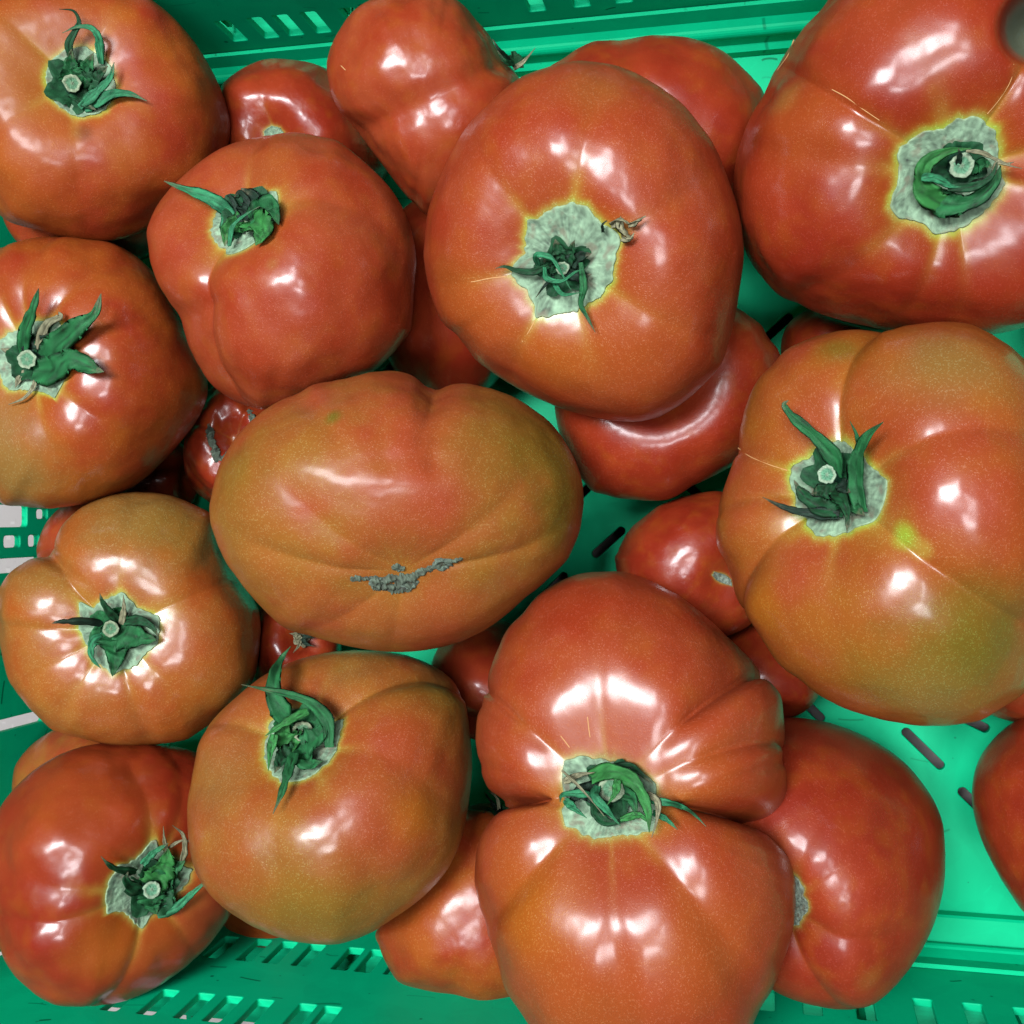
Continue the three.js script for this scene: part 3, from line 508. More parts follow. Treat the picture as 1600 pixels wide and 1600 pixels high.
tomato({ label: 'red ribbed tomato lying on its side against the back wall', size: 2, h: 0.082, color: 'red', side: 'coral', fleck: 0, lump: 0.03, flat: 0.95,
  outline: [513, 111, 517, 145, 530, 175, 561, 209, 591, 250, 618, 290, 642, 317, 662, 331, 720, 330, 790, 270, 826, 190, 814, 132, 804, 111, 783, 91, 767, 64, 750, 44, 733, 24, 709, 7, 689, -3, 662, -8, 594, 9, 561, 27, 537, 54, 520, 84],
  pole: [802, 98], dip: 0.1, halo: 0.3, grooves: [[190, 0.03, 10, 1.0], [172, 0.035, 9, 1.0], [154, 0.04, 9, 1.0], [136, 0.03, 10, 1.0], [215, 0.025, 10, 1.0]], lines: [[527, 97, 533, 103, 540, 110]],
  sepals: [{ p: [802, 108, 815, 98, 834, 76], w: 9, l: [3, 6, 6], c: 4 }, { p: [795, 95, 780, 82, 768, 62], w: 16, l: [4, 5, 4], c: 3 }, { p: [800, 100, 788, 98, 776, 80], w: 14, l: [5, 6, 4], c: 0 }], hub: 14 });

tomato({ label: 'large orange red tomato with a wide pale star scar in the upper middle', size: 2, h: 0.098, color: 'red', side: 'coral', fleck: 2, flat: 0.82,
  outline: [662, 371, 669, 327, 689, 277, 719, 219, 756, 179, 794, 145, 838, 125, 888, 113, 925, 113, 966, 121, 1006, 138, 1060, 175, 1090, 209, 1114, 243, 1134, 290, 1151, 337, 1160, 388, 1158, 439, 1154, 486, 1141, 551, 1117, 588, 1080, 625, 1037, 652, 1000, 662, 966, 662, 922, 654, 871, 638, 821, 615, 780, 591, 743, 564, 716, 530, 689, 506, 669, 456, 660, 405],
  pole: [884, 410], dip: 0.3, grooves: [[121, 0.05, 9, 0.5], [25, 0.045, 10, 0.5], [168, 0.035, 9, 0.45], [228, 0.04, 10], [283, 0.045, 10], [332, 0.045, 10], [75, 0.02, 12]], lime: 0.6,
  patches: [[740, 480, 90, 'orange', 0.7], [960, 540, 120, 'orange', 0.6], [860, 560, 80, 'amber', 0.35], [700, 440, 60, 'orange', 0.6], [930, 140, 60, 'tan', 0.4]],
  scar: [821, 341, 840, 338, 858, 324, 898, 314, 915, 321, 939, 348, 972, 364, 968, 385, 962, 405, 959, 442, 940, 462, 922, 476, 900, 488, 871, 494, 837, 498, 834, 480, 827, 462, 810, 445, 794, 432, 804, 410, 817, 395, 819, 364],
  stub: [882, 418], stubR: 9, stubH: 18, hub: 38, hubC: 0, lines: [[712, 442, 740, 440, 765, 435, 790, 432], [836, 500, 828, 515, 816, 534]], sepals: [
    { p: [858, 415, 835, 424, 808, 422, 790, 416, 776, 419], w: 12, l: [4, 5, 4, 4, 4], c: 0 }, { p: [908, 410, 912, 448, 908, 474, 918, 495, 930, 518], w: 14, l: [5, 6, 5, 4, 3], c: 1 },
    { p: [842, 415, 841, 398, 862, 402, 878, 425, 894, 454], w: 11, l: [3, 8, 9, 9, 8], c: 5, tip: 1 }, { p: [852, 418, 856, 434, 878, 438, 900, 424, 912, 420], w: 9, l: [5, 8, 9, 9, 9], c: 5, tip: 1 }, { p: [866, 440, 880, 458, 910, 455], w: 9, l: [6, 8, 8], c: 5, tip: 1 },
    { p: [880, 410, 874, 392, 868, 374], w: 32, l: [2, 4, 4], c: 0, fold: 0.5 }, { p: [884, 412, 892, 394, 898, 376], w: 30, l: [2, 4, 5], c: 0, fold: 0.5 }, { p: [886, 415, 908, 400, 924, 396], w: 26, l: [2, 4, 4], c: 3, fold: 0.5 }, { p: [886, 422, 910, 430, 924, 428], w: 26, l: [2, 4, 4], c: 3, fold: 0.4 }, { p: [866, 432, 850, 448, 838, 464], w: 7, l: [4, 4, 2], c: 3 }, { p: [872, 420, 856, 412, 850, 404], w: 24, l: [2, 3, 4], c: 0, fold: 0.5 }] });

tomato({ label: 'very large red tomato with hollow side pit at the top right corner', size: 2, h: 0.092, color: 'red', side: 'deep', fleck: 1, flat: 0.82, coat: 0.8, lump: 0.03,
  outline: [1286, 0, 1262, 34, 1242, 57, 1219, 91, 1202, 121, 1192, 145, 1175, 172, 1161, 206, 1151, 246, 1149, 290, 1154, 331, 1165, 371, 1185, 412, 1212, 445, 1242, 472, 1276, 486, 1330, 503, 1400, 515, 1500, 525, 1580, 518, 1650, 490, 1695, 420, 1715, 330, 1712, 220, 1695, 110, 1655, 20, 1580, -40, 1480, -62, 1380, -52, 1320, -25],
  pole: [1492, 268], dip: 0.3, lime: 0.9, grooves: [[210, 0.09, 8, 0.7, 1.1], [185, 0.03, 12, 0.7], [296, 0.07, 6, 0.6, 1.1], [342, 0.06, 9, 0.6], [10, 0.05, 8], [80, 0.035, 7, 0.35], [100, 0.035, 7, 0.35], [135, 0.05, 12, 0.6], [250, 0.02, 14]],
  dents: [[1584, 60, 42, 130]], patches: [[1560, 430, 120, 'deep', 0.6], [1260, 190, 90, 'orange', 0.5], [1390, 40, 80, 'coral', 0.5], [1590, 110, 16, 'tan', 0.3], [1230, 150, 30, 'tan', 0.6]],
  scar: [1404, 226, 1431, 209, 1475, 199, 1499, 182, 1536, 182, 1552, 200, 1559, 223, 1562, 250, 1564, 270, 1573, 288, 1560, 305, 1546, 324, 1516, 351, 1490, 362, 1465, 366, 1438, 351, 1415, 346, 1394, 341, 1388, 322, 1394, 304, 1402, 280],
  stub: [1499, 254], stubR: 16, stubH: 34, hub: 32, hubC: 0, lines: [[1300, 140, 1325, 154, 1350, 172, 1374, 188], [1543, 178, 1564, 152, 1580, 124, 1584, 100], [1240, 62, 1232, 84, 1214, 110]], sepals: [
    { p: [1500, 325, 1460, 312, 1440, 288, 1446, 256, 1476, 238, 1516, 232], w: 40, l: [2, 5, 6, 7, 7, 6], c: 2, fold: 0.4, tip: 1 }, { p: [1452, 300, 1480, 318, 1520, 312, 1552, 285, 1562, 258], w: 40, l: [2, 5, 6, 6, 5], c: 1, fold: 0.5, tip: 1 },
    { p: [1440, 276, 1462, 278, 1485, 290, 1500, 291], w: 16, l: [8, 9, 9, 9], c: 5, tip: 1 }, { p: [1480, 292, 1520, 290, 1545, 276, 1556, 252], w: 16, l: [8, 9, 9, 8], c: 0, tip: 1 }, { p: [1508, 236, 1530, 238, 1552, 248, 1574, 258, 1594, 263], w: 8, l: [8, 8, 7, 6, 6], c: 4 },
    { p: [1550, 272, 1556, 254, 1570, 256, 1582, 253], w: 9, l: [6, 7, 6, 5], c: 4 }, { p: [1496, 256, 1498, 240, 1496, 232], w: 10, l: [6, 8, 8], c: 3 }, { p: [1520, 262, 1538, 256, 1548, 262], w: 24, l: [3, 6, 7], c: 1, fold: 0.6 }] });

tomato({ label: 'big orange tomato turning olive green with long spidery sepals at the right', size: 2, h: 0.102, color: 'coral', side: 'orange', fleck: 2, flat: 0.82, coat: 0.9, green: 0.22,
  outline: [1208, 561, 1229, 540, 1262, 524, 1303, 512, 1347, 509, 1384, 514, 1414, 507, 1465, 504, 1509, 512, 1549, 534, 1586, 567, 1625, 620, 1655, 700, 1668, 800, 1660, 900, 1640, 985, 1597, 1060, 1566, 1090, 1526, 1117, 1482, 1129, 1431, 1133, 1381, 1127, 1330, 1114, 1296, 1100, 1269, 1084, 1249, 1067, 1212, 1037, 1178, 983, 1151, 935, 1141, 898, 1124, 864, 1119, 824, 1124, 790, 1133, 757, 1148, 716, 1154, 699, 1155, 669, 1165, 625, 1182, 591],
  pole: [1312, 765], dip: 0.3, lime: 0.8, grooves: [[277, 0.10, 9, 0.8, 1.2], [336, 0.06, 9, 0.6, 1.3], [37, 0.09, 9, 0.75, 1.2], [37, 0.06, 30, 0.8, 2], [140, 0.09, 9, 0.75, 1.2], [140, 0.05, 28, 0.8, 2], [198, 0.08, 7, 0.75, 1.2], [172, 0.05, 7, 0.6], [90, 0.02, 12]],
  patches: [[1500, 1040, 130, 'olive', 0.9], [1440, 1090, 90, 'khaki', 0.6], [1480, 565, 95, 'khaki', 0.75], [1310, 545, 40, 'olive', 0.8], [1360, 1060, 80, 'olive', 0.5], [1540, 980, 100, 'moss', 0.55], [1190, 960, 50, 'amber', 0.5], [1600, 800, 120, 'red', 0.5], [1420, 690, 90, 'red', 0.4], [1440, 870, 60, 'orange', 0.4], [1412, 836, 22, 'lime', 0.8], [1440, 858, 18, 'yellow', 0.5]],
  scar: [1310, 684, 1337, 702, 1360, 726, 1391, 753, 1394, 770, 1392, 787, 1381, 814, 1347, 824, 1325, 832, 1303, 838, 1276, 838, 1262, 822, 1249, 804, 1242, 770, 1232, 750, 1234, 733, 1262, 716, 1293, 699],
  stub: [1303, 743], stubR: 13, stubH: 40, hub: 40, hubC: 0, lines: [[1153, 700, 1175, 715, 1205, 727, 1230, 735]], sepals: [
    { p: [1310, 745, 1306, 720, 1290, 697, 1262, 672, 1240, 652, 1232, 638, 1238, 632], w: 28, l: [3, 7, 9, 10, 11, 12, 12], c: 1, fold: 0.5 }, { p: [1345, 800, 1340, 760, 1343, 716, 1358, 686, 1381, 665], w: 34, l: [2, 5, 9, 11, 12], c: 1, fold: 0.5, tip: 1 }, { p: [1340, 745, 1344, 712, 1341, 685, 1331, 664], w: 14, l: [6, 9, 11, 12], c: 1, tip: 2 },
    { p: [1312, 805, 1282, 803, 1249, 799, 1222, 790, 1198, 778], w: 20, l: [3, 6, 8, 9, 10], c: 3 }, { p: [1318, 800, 1290, 795, 1264, 780, 1252, 765, 1245, 752], w: 32, l: [2, 6, 7, 8, 9], c: 0, fold: 0.5 }, { p: [1303, 770, 1318, 782, 1326, 805, 1325, 832], w: 24, l: [4, 8, 8, 6], c: 0 },
    { p: [1310, 770, 1288, 768, 1270, 772], w: 40, l: [3, 5, 5], c: 0, fold: 0.4 }, { p: [1315, 765, 1330, 788, 1352, 806], w: 46, l: [2, 4, 4], c: 1, fold: 0.4 }, { p: [1315, 755, 1322, 765, 1330, 770], w: 26, l: [5, 7, 7], c: 3 }] });

tomato({ label: 'dark orange tomato with broad green sepals and yellow star at the left edge', size: 2, h: 0.093, color: 'red', side: 'orange', fleck: 1, flat: 0.8, coat: 0.9,
  outline: [0, 403, 34, 388, 78, 376, 135, 375, 179, 381, 219, 402, 250, 435, 273, 479, 290, 520, 314, 567, 319, 601, 314, 632, 294, 669, 256, 713, 219, 750, 186, 770, 135, 787, 84, 795, 34, 792, 0, 782, -30, 740, -44, 665, -46, 580, -38, 490, -20, 430],
  pole: [52, 565], dip: 0.26, lime: 0.7, grooves: [[305, 0.055, 8, 0.6], [272, 0.04, 8], [250, 0.04, 8], [40, 0.05, 9, 0.6], [0, 0.035, 9, 0.6], [335, 0.03, 8], [75, 0.03, 9]],
  patches: [[20, 740, 90, 'khaki', 0.8], [140, 760, 60, 'amber', 0.4], [10, 640, 60, 'khaki', 0.5], [260, 600, 110, 'deep', 0.5]],
  scar: [94, 634, 80, 618, 67, 615, 50, 612, 34, 611, 13, 611, 0, 590, -8, 560, 0, 530, 30, 512, 60, 500, 100, 496, 128, 500, 118, 520, 108, 560, 108, 590, 102, 605],
  stub: [52, 563], stubR: 13, stubH: 24, hub: 32, hubC: 0, sepals: [
    { p: [55, 580, 84, 578, 111, 562, 145, 576, 162, 581], w: 50, l: [2, 4, 5, 6, 6], c: 1, tip: 5, fold: 0.2 }, { p: [68, 560, 96, 535, 124, 510, 148, 492, 157, 462], w: 40, l: [2, 5, 7, 9, 11], c: 1, tip: 4 }, { p: [36, 560, 40, 525, 51, 492, 58, 470, 62, 454], w: 24, l: [2, 6, 8, 9, 10], c: 1, tip: 6 },
    { p: [50, 560, 62, 540, 90, 522], w: 44, l: [1, 2, 4], c: 3, fold: 0.3 }, { p: [40, 555, 22, 552, 2, 545], w: 22, l: [2, 3, 3], c: 4 }, { p: [44, 575, 32, 590, 24, 606], w: 18, l: [1, 2, 2], c: 4 }, { p: [58, 590, 52, 606, 38, 622, 14, 632], w: 9, l: [2, 3, 3, 2], c: 4 }, { p: [60, 545, 74, 508, 95, 495, 92, 488], w: 18, l: [2, 4, 4, 4], c: 4 }] });

tomato({ label: 'oval orange and olive tomato in the centre with a long brown blossom scar', size: 2, h: 0.106, color: 'coral', side: 'tan', fleck: 2, flat: 0.85, coat: 0.3, rough: 0.4, green: 0.2, box: 0.92,
  outline: [500, 598, 551, 589, 584, 581, 625, 580, 652, 588, 677, 605, 702, 596, 736, 596, 780, 606, 814, 621, 854, 648, 881, 679, 902, 716, 913, 753, 915, 794, 908, 837, 888, 881, 854, 915, 814, 945, 780, 972, 746, 993, 702, 1010, 652, 1018, 601, 1018, 551, 1011, 500, 999, 456, 986, 422, 959, 388, 922, 358, 881, 338, 834, 333, 797, 338, 760, 351, 719, 375, 679, 405, 648, 439, 625, 473, 611],
  pole: [630, 894], dip: 0.1, dipW: 0.3, halo: 0.25, blossom: true, scarDark: true, scarRough: 2.4, grooves: [[187, 0.035, 7, 0.34], [352, 0.04, 7, 0.34], [218, 0.028, 9, 0.4], [322, 0.03, 9, 0.4], [283, 0.06, 8, 1.0, 1.5, 0.6], [262, 0.045, 9, 1.0, 1.5, 0.6], [244, 0.025, 9, 1.0, 1.5, 0.6], [300, 0.025, 9, 1.0, 1.5, 0.6], [60, 0.02, 8, 0.35], [95, 0.02, 8, 0.35], [135, 0.022, 8, 0.35]],
  patches: [[850, 700, 110, 'olive', 0.85], [880, 800, 80, 'moss', 0.6], [760, 690, 90, 'olive', 0.5], [370, 760, 90, 'olive', 0.5], [520, 652, 16, 'moss', 0.8], [640, 800, 110, 'coral', 0.6], [700, 960, 80, 'coral', 0.5], [420, 860, 80, 'tan', 0.6], [600, 970, 90, 'tan', 0.5]],
  cork: [[[543, 905, 560, 904, 580, 903, 600, 905], 4.5], [[570, 908, 590, 908, 612, 904, 636, 903, 655, 897], 9], [[580, 914, 605, 917, 632, 918, 650, 911], 8], [[612, 890, 622, 885, 632, 891], 5], [[645, 898, 662, 893, 676, 886, 690, 880], 6], [[690, 880, 708, 877, 724, 873], 5]],
  rings: [[640, 909, 12], [691, 880, 13], [588, 908, 10], [624, 888, 6]] });

tomato({ label: 'orange pumpkin ribbed tomato at the left with one dark rolled sepal', size: 2, h: 0.085, color: 'tan', side: 'orange', fleck: 2, flat: 0.8, coat: 0.9, lime: 0.7,
  outline: [83, 866, 86, 848, 98, 821, 125, 794, 162, 775, 209, 767, 253, 770, 294, 784, 331, 807, 344, 858, 364, 888, 388, 925, 402, 956, 404, 1006, 396, 1062, 364, 1105, 321, 1138, 287, 1158, 236, 1163, 189, 1161, 142, 1151, 101, 1138, 74, 1114, 51, 1087, 34, 1063, 25, 1037, 17, 999, 12, 956, 13, 925, 27, 895, 51, 875, 67, 869],
  pole: [182, 986], dip: 0.24, grooves: [[226, 0.10, 9, 0.8, 1.2], [226, 0.05, 28, 0.8, 2], [334, 0.05, 9, 0.7, 1.3], [334, 0.05, 28, 0.8, 2], [182, 0.05, 8, 0.7], [150, 0.04, 9, 0.6], [120, 0.04, 8, 0.7], [75, 0.05, 8, 0.7], [45, 0.03, 9, 0.6], [275, 0.02, 10]],
  patches: [[215, 800, 110, 'khaki', 0.7], [270, 830, 60, 'olive', 0.4], [60, 900, 50, 'khaki', 0.5], [200, 1110, 90, 'coral', 0.35], [300, 1000, 80, 'coral', 0.35]],
  scar: [123, 937, 145, 949, 165, 936, 191, 924, 206, 938, 215, 949, 250, 962, 253, 986, 247, 1005, 230, 1022, 212, 1040, 198, 1046, 178, 1056, 160, 1044, 148, 1036, 136, 1018, 132, 1000, 124, 984, 124, 964],
  stub: [175, 980], stubR: 11, stubH: 22, hub: 30, hubC: 1, sepals: [
    { p: [160, 975, 138, 971, 112, 971, 92, 972, 84, 974], w: 15, l: [2, 6, 8, 8, 8], c: 3, fold: -0.6 }, { p: [186, 970, 172, 956, 161, 940, 157, 928], w: 15, l: [2, 5, 7, 8], c: 0 }, { p: [195, 970, 220, 970, 238, 980, 247, 994], w: 18, l: [2, 5, 5, 4], c: 0 }, { p: [182, 985, 214, 995, 244, 1000], w: 58, l: [1, 3, 5], c: 1, fold: 0.3, tip: 1 },
    { p: [180, 988, 182, 1020, 176, 1056], w: 52, l: [1, 3, 4], c: 1, fold: 0.4, tip: 1 }, { p: [170, 990, 146, 1004, 144, 1026, 158, 1044], w: 18, l: [2, 4, 4, 3], c: 5, tip: 1 }, { p: [190, 975, 194, 950, 193, 930], w: 12, l: [2, 4, 5], c: 4 }, { p: [186, 982, 160, 998, 148, 1000], w: 40, l: [1, 2, 3], c: 1, fold: 0.3 }] });

tomato({ label: 'orange and olive tomato with sickle shaped upright sepal at the lower left', size: 2, h: 0.094, color: 'tan', side: 'coral', fleck: 2, flat: 0.84, coat: 0.8, green: 0.15,
  outline: [324, 1138, 310, 1171, 305, 1212, 300, 1249, 302, 1289, 309, 1330, 324, 1364, 348, 1394, 378, 1418, 422, 1441, 472, 1457, 534, 1462, 584, 1448, 628, 1421, 669, 1391, 702, 1354, 723, 1310, 733, 1262, 740, 1208, 738, 1155, 733, 1114, 719, 1080, 702, 1058, 670, 1035, 620, 1018, 560, 1014, 500, 1020, 450, 1035, 410, 1055, 380, 1078, 345, 1110],
  pole: [470, 1164], dip: 0.26, lime: 0.3, grooves: [[325, 0.085, 9, 0.7, 1.3], [195, 0.05, 9, 0.55], [12, 0.035, 10, 0.6], [262, 0.03, 9], [290, 0.03, 9], [100, 0.02, 10], [60, 0.02, 12]],
  patches: [[480, 1430, 130, 'olive', 0.7], [340, 1220, 70, 'khaki', 0.5], [680, 1080, 70, 'olive', 0.6], [640, 1160, 90, 'red', 0.6], [600, 1270, 110, 'coral', 0.6], [650, 1270, 50, 'amber', 0.5], [540, 1050, 50, 'khaki', 0.4]],
  scar: [540, 1122, 534, 1140, 532, 1158, 520, 1185, 486, 1215, 462, 1222, 439, 1224, 418, 1202, 412, 1185, 413, 1171, 418, 1138, 449, 1106, 480, 1110, 506, 1126],
  stub: [476, 1146], stubR: 14, stubH: 18, hub: 40, hubC: 1, sepals: [
    { p: [450, 1140, 442, 1115, 431, 1090, 434, 1058, 444, 1036, 457, 1018], w: 34, l: [3, 8, 11, 13, 14, 15], c: 1, tip: 3, fold: 0.4 }, { p: [515, 1168, 512, 1130, 490, 1104, 455, 1090, 420, 1083, 382, 1075], w: 22, l: [3, 9, 11, 12, 13, 13], c: 1 }, { p: [482, 1114, 455, 1128, 432, 1142, 417, 1152], w: 17, l: [8, 10, 10, 9], c: 2, tip: 1 },
    { p: [432, 1150, 425, 1172, 420, 1205], w: 18, l: [9, 6, 3], c: 2, tip: 1 }, { p: [462, 1178, 452, 1206, 442, 1238, 428, 1271], w: 20, l: [6, 7, 6, 5], c: 1 }, { p: [475, 1165, 500, 1150, 510, 1125], w: 44, l: [2, 6, 9], c: 1, fold: 0.5, tip: 1 }, { p: [465, 1165, 445, 1150, 452, 1122], w: 46, l: [2, 5, 8], c: 2, fold: 0.4, tip: 1 }, { p: [468, 1170, 485, 1195, 505, 1190], w: 36, l: [2, 4, 5], c: 1, fold: 0.5, tip: 1 }, { p: [462, 1172, 440, 1190, 430, 1208], w: 34, l: [2, 4, 4], c: 0, fold: 0.5 }] });

tomato({ label: 'deep red glossy tomato with ragged sepals in the lower left corner', size: 2, h: 0.096, color: 'red', side: 'deep', fleck: 0, flat: 0.82, coat: 1.0, rough: 0.38, lump: 0.03,
  outline: [0, 1276, 20, 1239, 51, 1205, 94, 1178, 145, 1164, 202, 1162, 270, 1168, 312, 1188, 345, 1230, 366, 1290, 374, 1360, 364, 1421, 337, 1465, 304, 1499, 263, 1529, 216, 1549, 162, 1556, 118, 1553, 78, 1532, 40, 1495, 20, 1455, 7, 1411, 0, 1364, -6, 1320],
  pole: [234, 1385], dip: 0.26, grooves: [[160, 0.06, 8, 0.6, 1.3], [100, 0.06, 9, 0.55], [262, 0.05, 10, 0.5], [180, 0.03, 9, 0.6], [330, 0.05, 9, 0.5], [50, 0.03, 9], [285, 0.03, 9]],
  patches: [[120, 1250, 110, 'orange', 0.4], [320, 1440, 40, 'brown', 0.4], [240, 1470, 70, 'orange', 0.6], [160, 1480, 60, 'amber', 0.4], [330, 1330, 40, 'orange', 0.5], [300, 1400, 30, 'tan', 0.4]],
  scar: [240, 1306, 250, 1323, 266, 1338, 285, 1350, 304, 1357, 290, 1384, 270, 1401, 252, 1418, 236, 1432, 221, 1453, 202, 1435, 190, 1424, 175, 1426, 138, 1441, 155, 1408, 169, 1377, 182, 1350, 200, 1347, 216, 1337],
  stub: [232, 1387], stubR: 12, stubH: 22, hub: 38, hubC: 0, sepals: [
    { p: [212, 1362, 196, 1360, 178, 1356, 167, 1348, 158, 1338], w: 14, l: [2, 5, 6, 7, 7], c: 0 }, { p: [262, 1335, 256, 1315, 254, 1292], w: 9, l: [3, 5, 6], c: 4 }, { p: [282, 1350, 287, 1328, 284, 1305, 268, 1291], w: 11, l: [3, 6, 7, 8], c: 4 }, { p: [262, 1325, 282, 1314, 305, 1317], w: 6, l: [3, 4, 4], c: 4 }, { p: [245, 1428, 275, 1416, 300, 1394, 326, 1371], w: 20, l: [2, 4, 6, 7], c: 5 },
    { p: [236, 1380, 255, 1355, 262, 1326], w: 60, l: [1, 3, 5], c: 2, fold: 0.35, tip: 1 }, { p: [240, 1385, 265, 1362, 288, 1345], w: 50, l: [1, 3, 5], c: 1, fold: 0.4, tip: 1 }, { p: [234, 1392, 238, 1412, 244, 1428], w: 54, l: [1, 3, 4], c: 1, fold: 0.3, tip: 1 }, { p: [240, 1390, 262, 1400, 272, 1412], w: 40, l: [1, 3, 4], c: 1, fold: 0.4, tip: 1 }, { p: [225, 1392, 205, 1385, 196, 1372, 200, 1362], w: 22, l: [2, 4, 6, 6], c: 0 }, { p: [222, 1350, 240, 1332, 262, 1318], w: 16, l: [3, 5, 6], c: 5 }] });

tomato({ label: 'huge folded red tomato with a deep crease across it at the bottom middle', size: 2, h: 0.096, color: 'red', side: 'coral', fleck: 2, flat: 0.85, coat: 0.75,
  outline: [760, 1037, 780, 989, 804, 959, 837, 922, 878, 898, 922, 886, 966, 884, 1020, 894, 1060, 915, 1094, 939, 1127, 969, 1158, 1003, 1188, 1037, 1208, 1065, 1229, 1094, 1235, 1127, 1232, 1168, 1225, 1192, 1229, 1210, 1227, 1249, 1215, 1276, 1197, 1295, 1208, 1306, 1225, 1330, 1234, 1357, 1234, 1397, 1225, 1448, 1205, 1499, 1178, 1549, 1148, 1597, 1095, 1625, 1020, 1638, 945, 1634, 882, 1618, 834, 1597, 804, 1560, 780, 1522, 767, 1478, 756, 1441, 743, 1398, 737, 1357, 743, 1313, 757, 1283, 780, 1254, 760, 1242, 751, 1222, 746, 1202, 739, 1178, 736, 1151, 740, 1121, 750, 1097, 754, 1066],
  pole: [952, 1246], dip: 0.3, dipW: 0.42, halo: 0.6, grooves: [[178, 0.13, 46, 0.98, 2, 0.02], [4, 0.13, 46, 0.98, 2, 0.02], [178, 0.14, 11, 0.98, 1.4, 0.1], [178, 0.26, 3, 0.98, 1, 0.3], [4, 0.14, 11, 0.98, 1.4, 0.1], [4, 0.26, 3, 0.98, 1, 0.3], [322, 0.09, 10, 0.85, 1.5, 0.15], [322, 0.08, 3, 0.85, 1, 0.4], [341, 0.05, 8, 0.8, 1.4, 0.15], [341, 0.04, 3, 0.8, 1, 0.4], [214, 0.09, 9, 0.8, 1.4, 0.15], [214, 0.06, 3, 0.8, 1, 0.4], [142, 0.11, 11, 0.8, 1.6, 0.15], [44, 0.08, 11, 0.8, 1.6, 0.15], [88, 0.03, 7, 0.95, 2, 0.08], [268, 0.025, 7, 0.95, 2, 0.06]],
  patches: [[830, 1430, 90, 'amber', 0.6], [900, 1560, 110, 'orange', 0.6], [1090, 1480, 100, 'orange', 0.6], [1100, 1200, 60, 'orange', 0.5], [800, 1330, 50, 'orange', 0.5], [920, 1120, 90, 'orange', 0.35], [980, 950, 90, 'red', 0.4]],
  scar: [863, 1200, 880, 1190, 905, 1180, 949, 1188, 999, 1205, 1015, 1215, 1026, 1225, 1042, 1243, 1054, 1262, 1040, 1282, 1022, 1300, 1000, 1306, 972, 1305, 929, 1312, 898, 1296, 866, 1290, 862, 1270, 860, 1252, 868, 1222],
  stub: [958, 1233], stubR: 17, stubH: 30, hub: 38, hubC: 0, lines: [[918, 1120, 920, 1138, 922, 1152], [876, 1150, 884, 1160, 890, 1168]], sepals: [
    { p: [928, 1243, 900, 1240, 880, 1243, 876, 1253], w: 14, l: [6, 7, 6, 3], c: 5, tip: 1 }, { p: [885, 1250, 900, 1264, 918, 1278], w: 14, l: [6, 7, 6], c: 5, tip: 1 }, { p: [925, 1214, 950, 1206, 980, 1215, 1002, 1240, 1012, 1270, 1014, 1300], w: 32, l: [4, 7, 9, 10, 9, 6], c: 2, fold: 0.3, tip: 1 }, { p: [934, 1230, 932, 1246, 946, 1262, 958, 1276, 970, 1290], w: 16, l: [6, 10, 10, 8, 6], c: 5, tip: 1 },
    { p: [966, 1220, 962, 1240, 950, 1258], w: 14, l: [11, 12, 11], c: 2, tip: 1 }, { p: [1010, 1240, 1026, 1252, 1026, 1278, 1018, 1308], w: 12, l: [7, 8, 7, 4], c: 4, tip: 1 }, { p: [1005, 1250, 1040, 1254, 1065, 1262, 1086, 1276, 1101, 1291], w: 12, l: [5, 8, 8, 7, 6], c: 5, tip: 4 }, { p: [1020, 1270, 1040, 1280, 1058, 1296], w: 12, l: [4, 5, 4], c: 5 },
    { p: [882, 1222, 905, 1212, 930, 1208], w: 12, l: [3, 5, 7], c: 4, tip: 1 }, { p: [880, 1205, 905, 1228, 925, 1250, 945, 1275], w: 5, l: [5, 9, 9, 7], c: 4, tip: 1 }, { p: [950, 1245, 935, 1270, 950, 1285, 985, 1280], w: 28, l: [2, 5, 5, 4], c: 0, fold: 0.5, tip: 1 }, { p: [945, 1240, 905, 1240, 890, 1260], w: 36, l: [2, 4, 4], c: 3, fold: 0.5, tip: 1 }, { p: [960, 1235, 985, 1245, 995, 1275], w: 34, l: [2, 6, 6], c: 1, fold: 0.5, tip: 1 }, { p: [970, 1280, 1000, 1274, 1014, 1286], w: 14, l: [5, 6, 5], c: 2, tip: 1 }, { p: [940, 1212, 985, 1200, 1020, 1225], w: 22, l: [2, 3, 3], c: 0, fold: 0.4 }] });

// ---------------------------------------------------------------- lower layer
tomato({ label: 'glossy red tomato on the crate floor at the lower right with a grey side scar', size: 1, h: 0.058, color: 'red', side: 'deep', fleck: 1, flat: 1.1, coat: 0.5, rough: 0.46, lump: 0.007,
  outline: [1235, 1121, 1279, 1124, 1330, 1138, 1381, 1165, 1421, 1198, 1448, 1236, 1463, 1269, 1469, 1303, 1465, 1350, 1458, 1387, 1441, 1435, 1414, 1482, 1381, 1522, 1347, 1549, 1303, 1559, 1262, 1556, 1222, 1546, 1185, 1528, 1140, 1490, 1108, 1420, 1095, 1330, 1108, 1235, 1155, 1152, 1195, 1128],
  pole: [1222, 1410], dip: 0.16, dipW: 0.3, halo: 0.35, blossom: true, scarDark: true, scarRough: 2, grooves: [[70, 0.05, 9, 0.5], [20, 0.05, 12, 0.45], [330, 0.025, 10], [300, 0.03, 12, 0.5]], patches: [[1360, 1530, 24, 'tan', 0.4]],
  scar: [1222, 1366, 1240, 1366, 1250, 1374, 1257, 1388, 1256, 1398, 1263, 1410, 1262, 1424, 1254, 1434, 1250, 1445, 1236, 1448, 1226, 1455, 1212, 1448, 1200, 1430, 1196, 1410, 1200, 1388, 1210, 1372] });
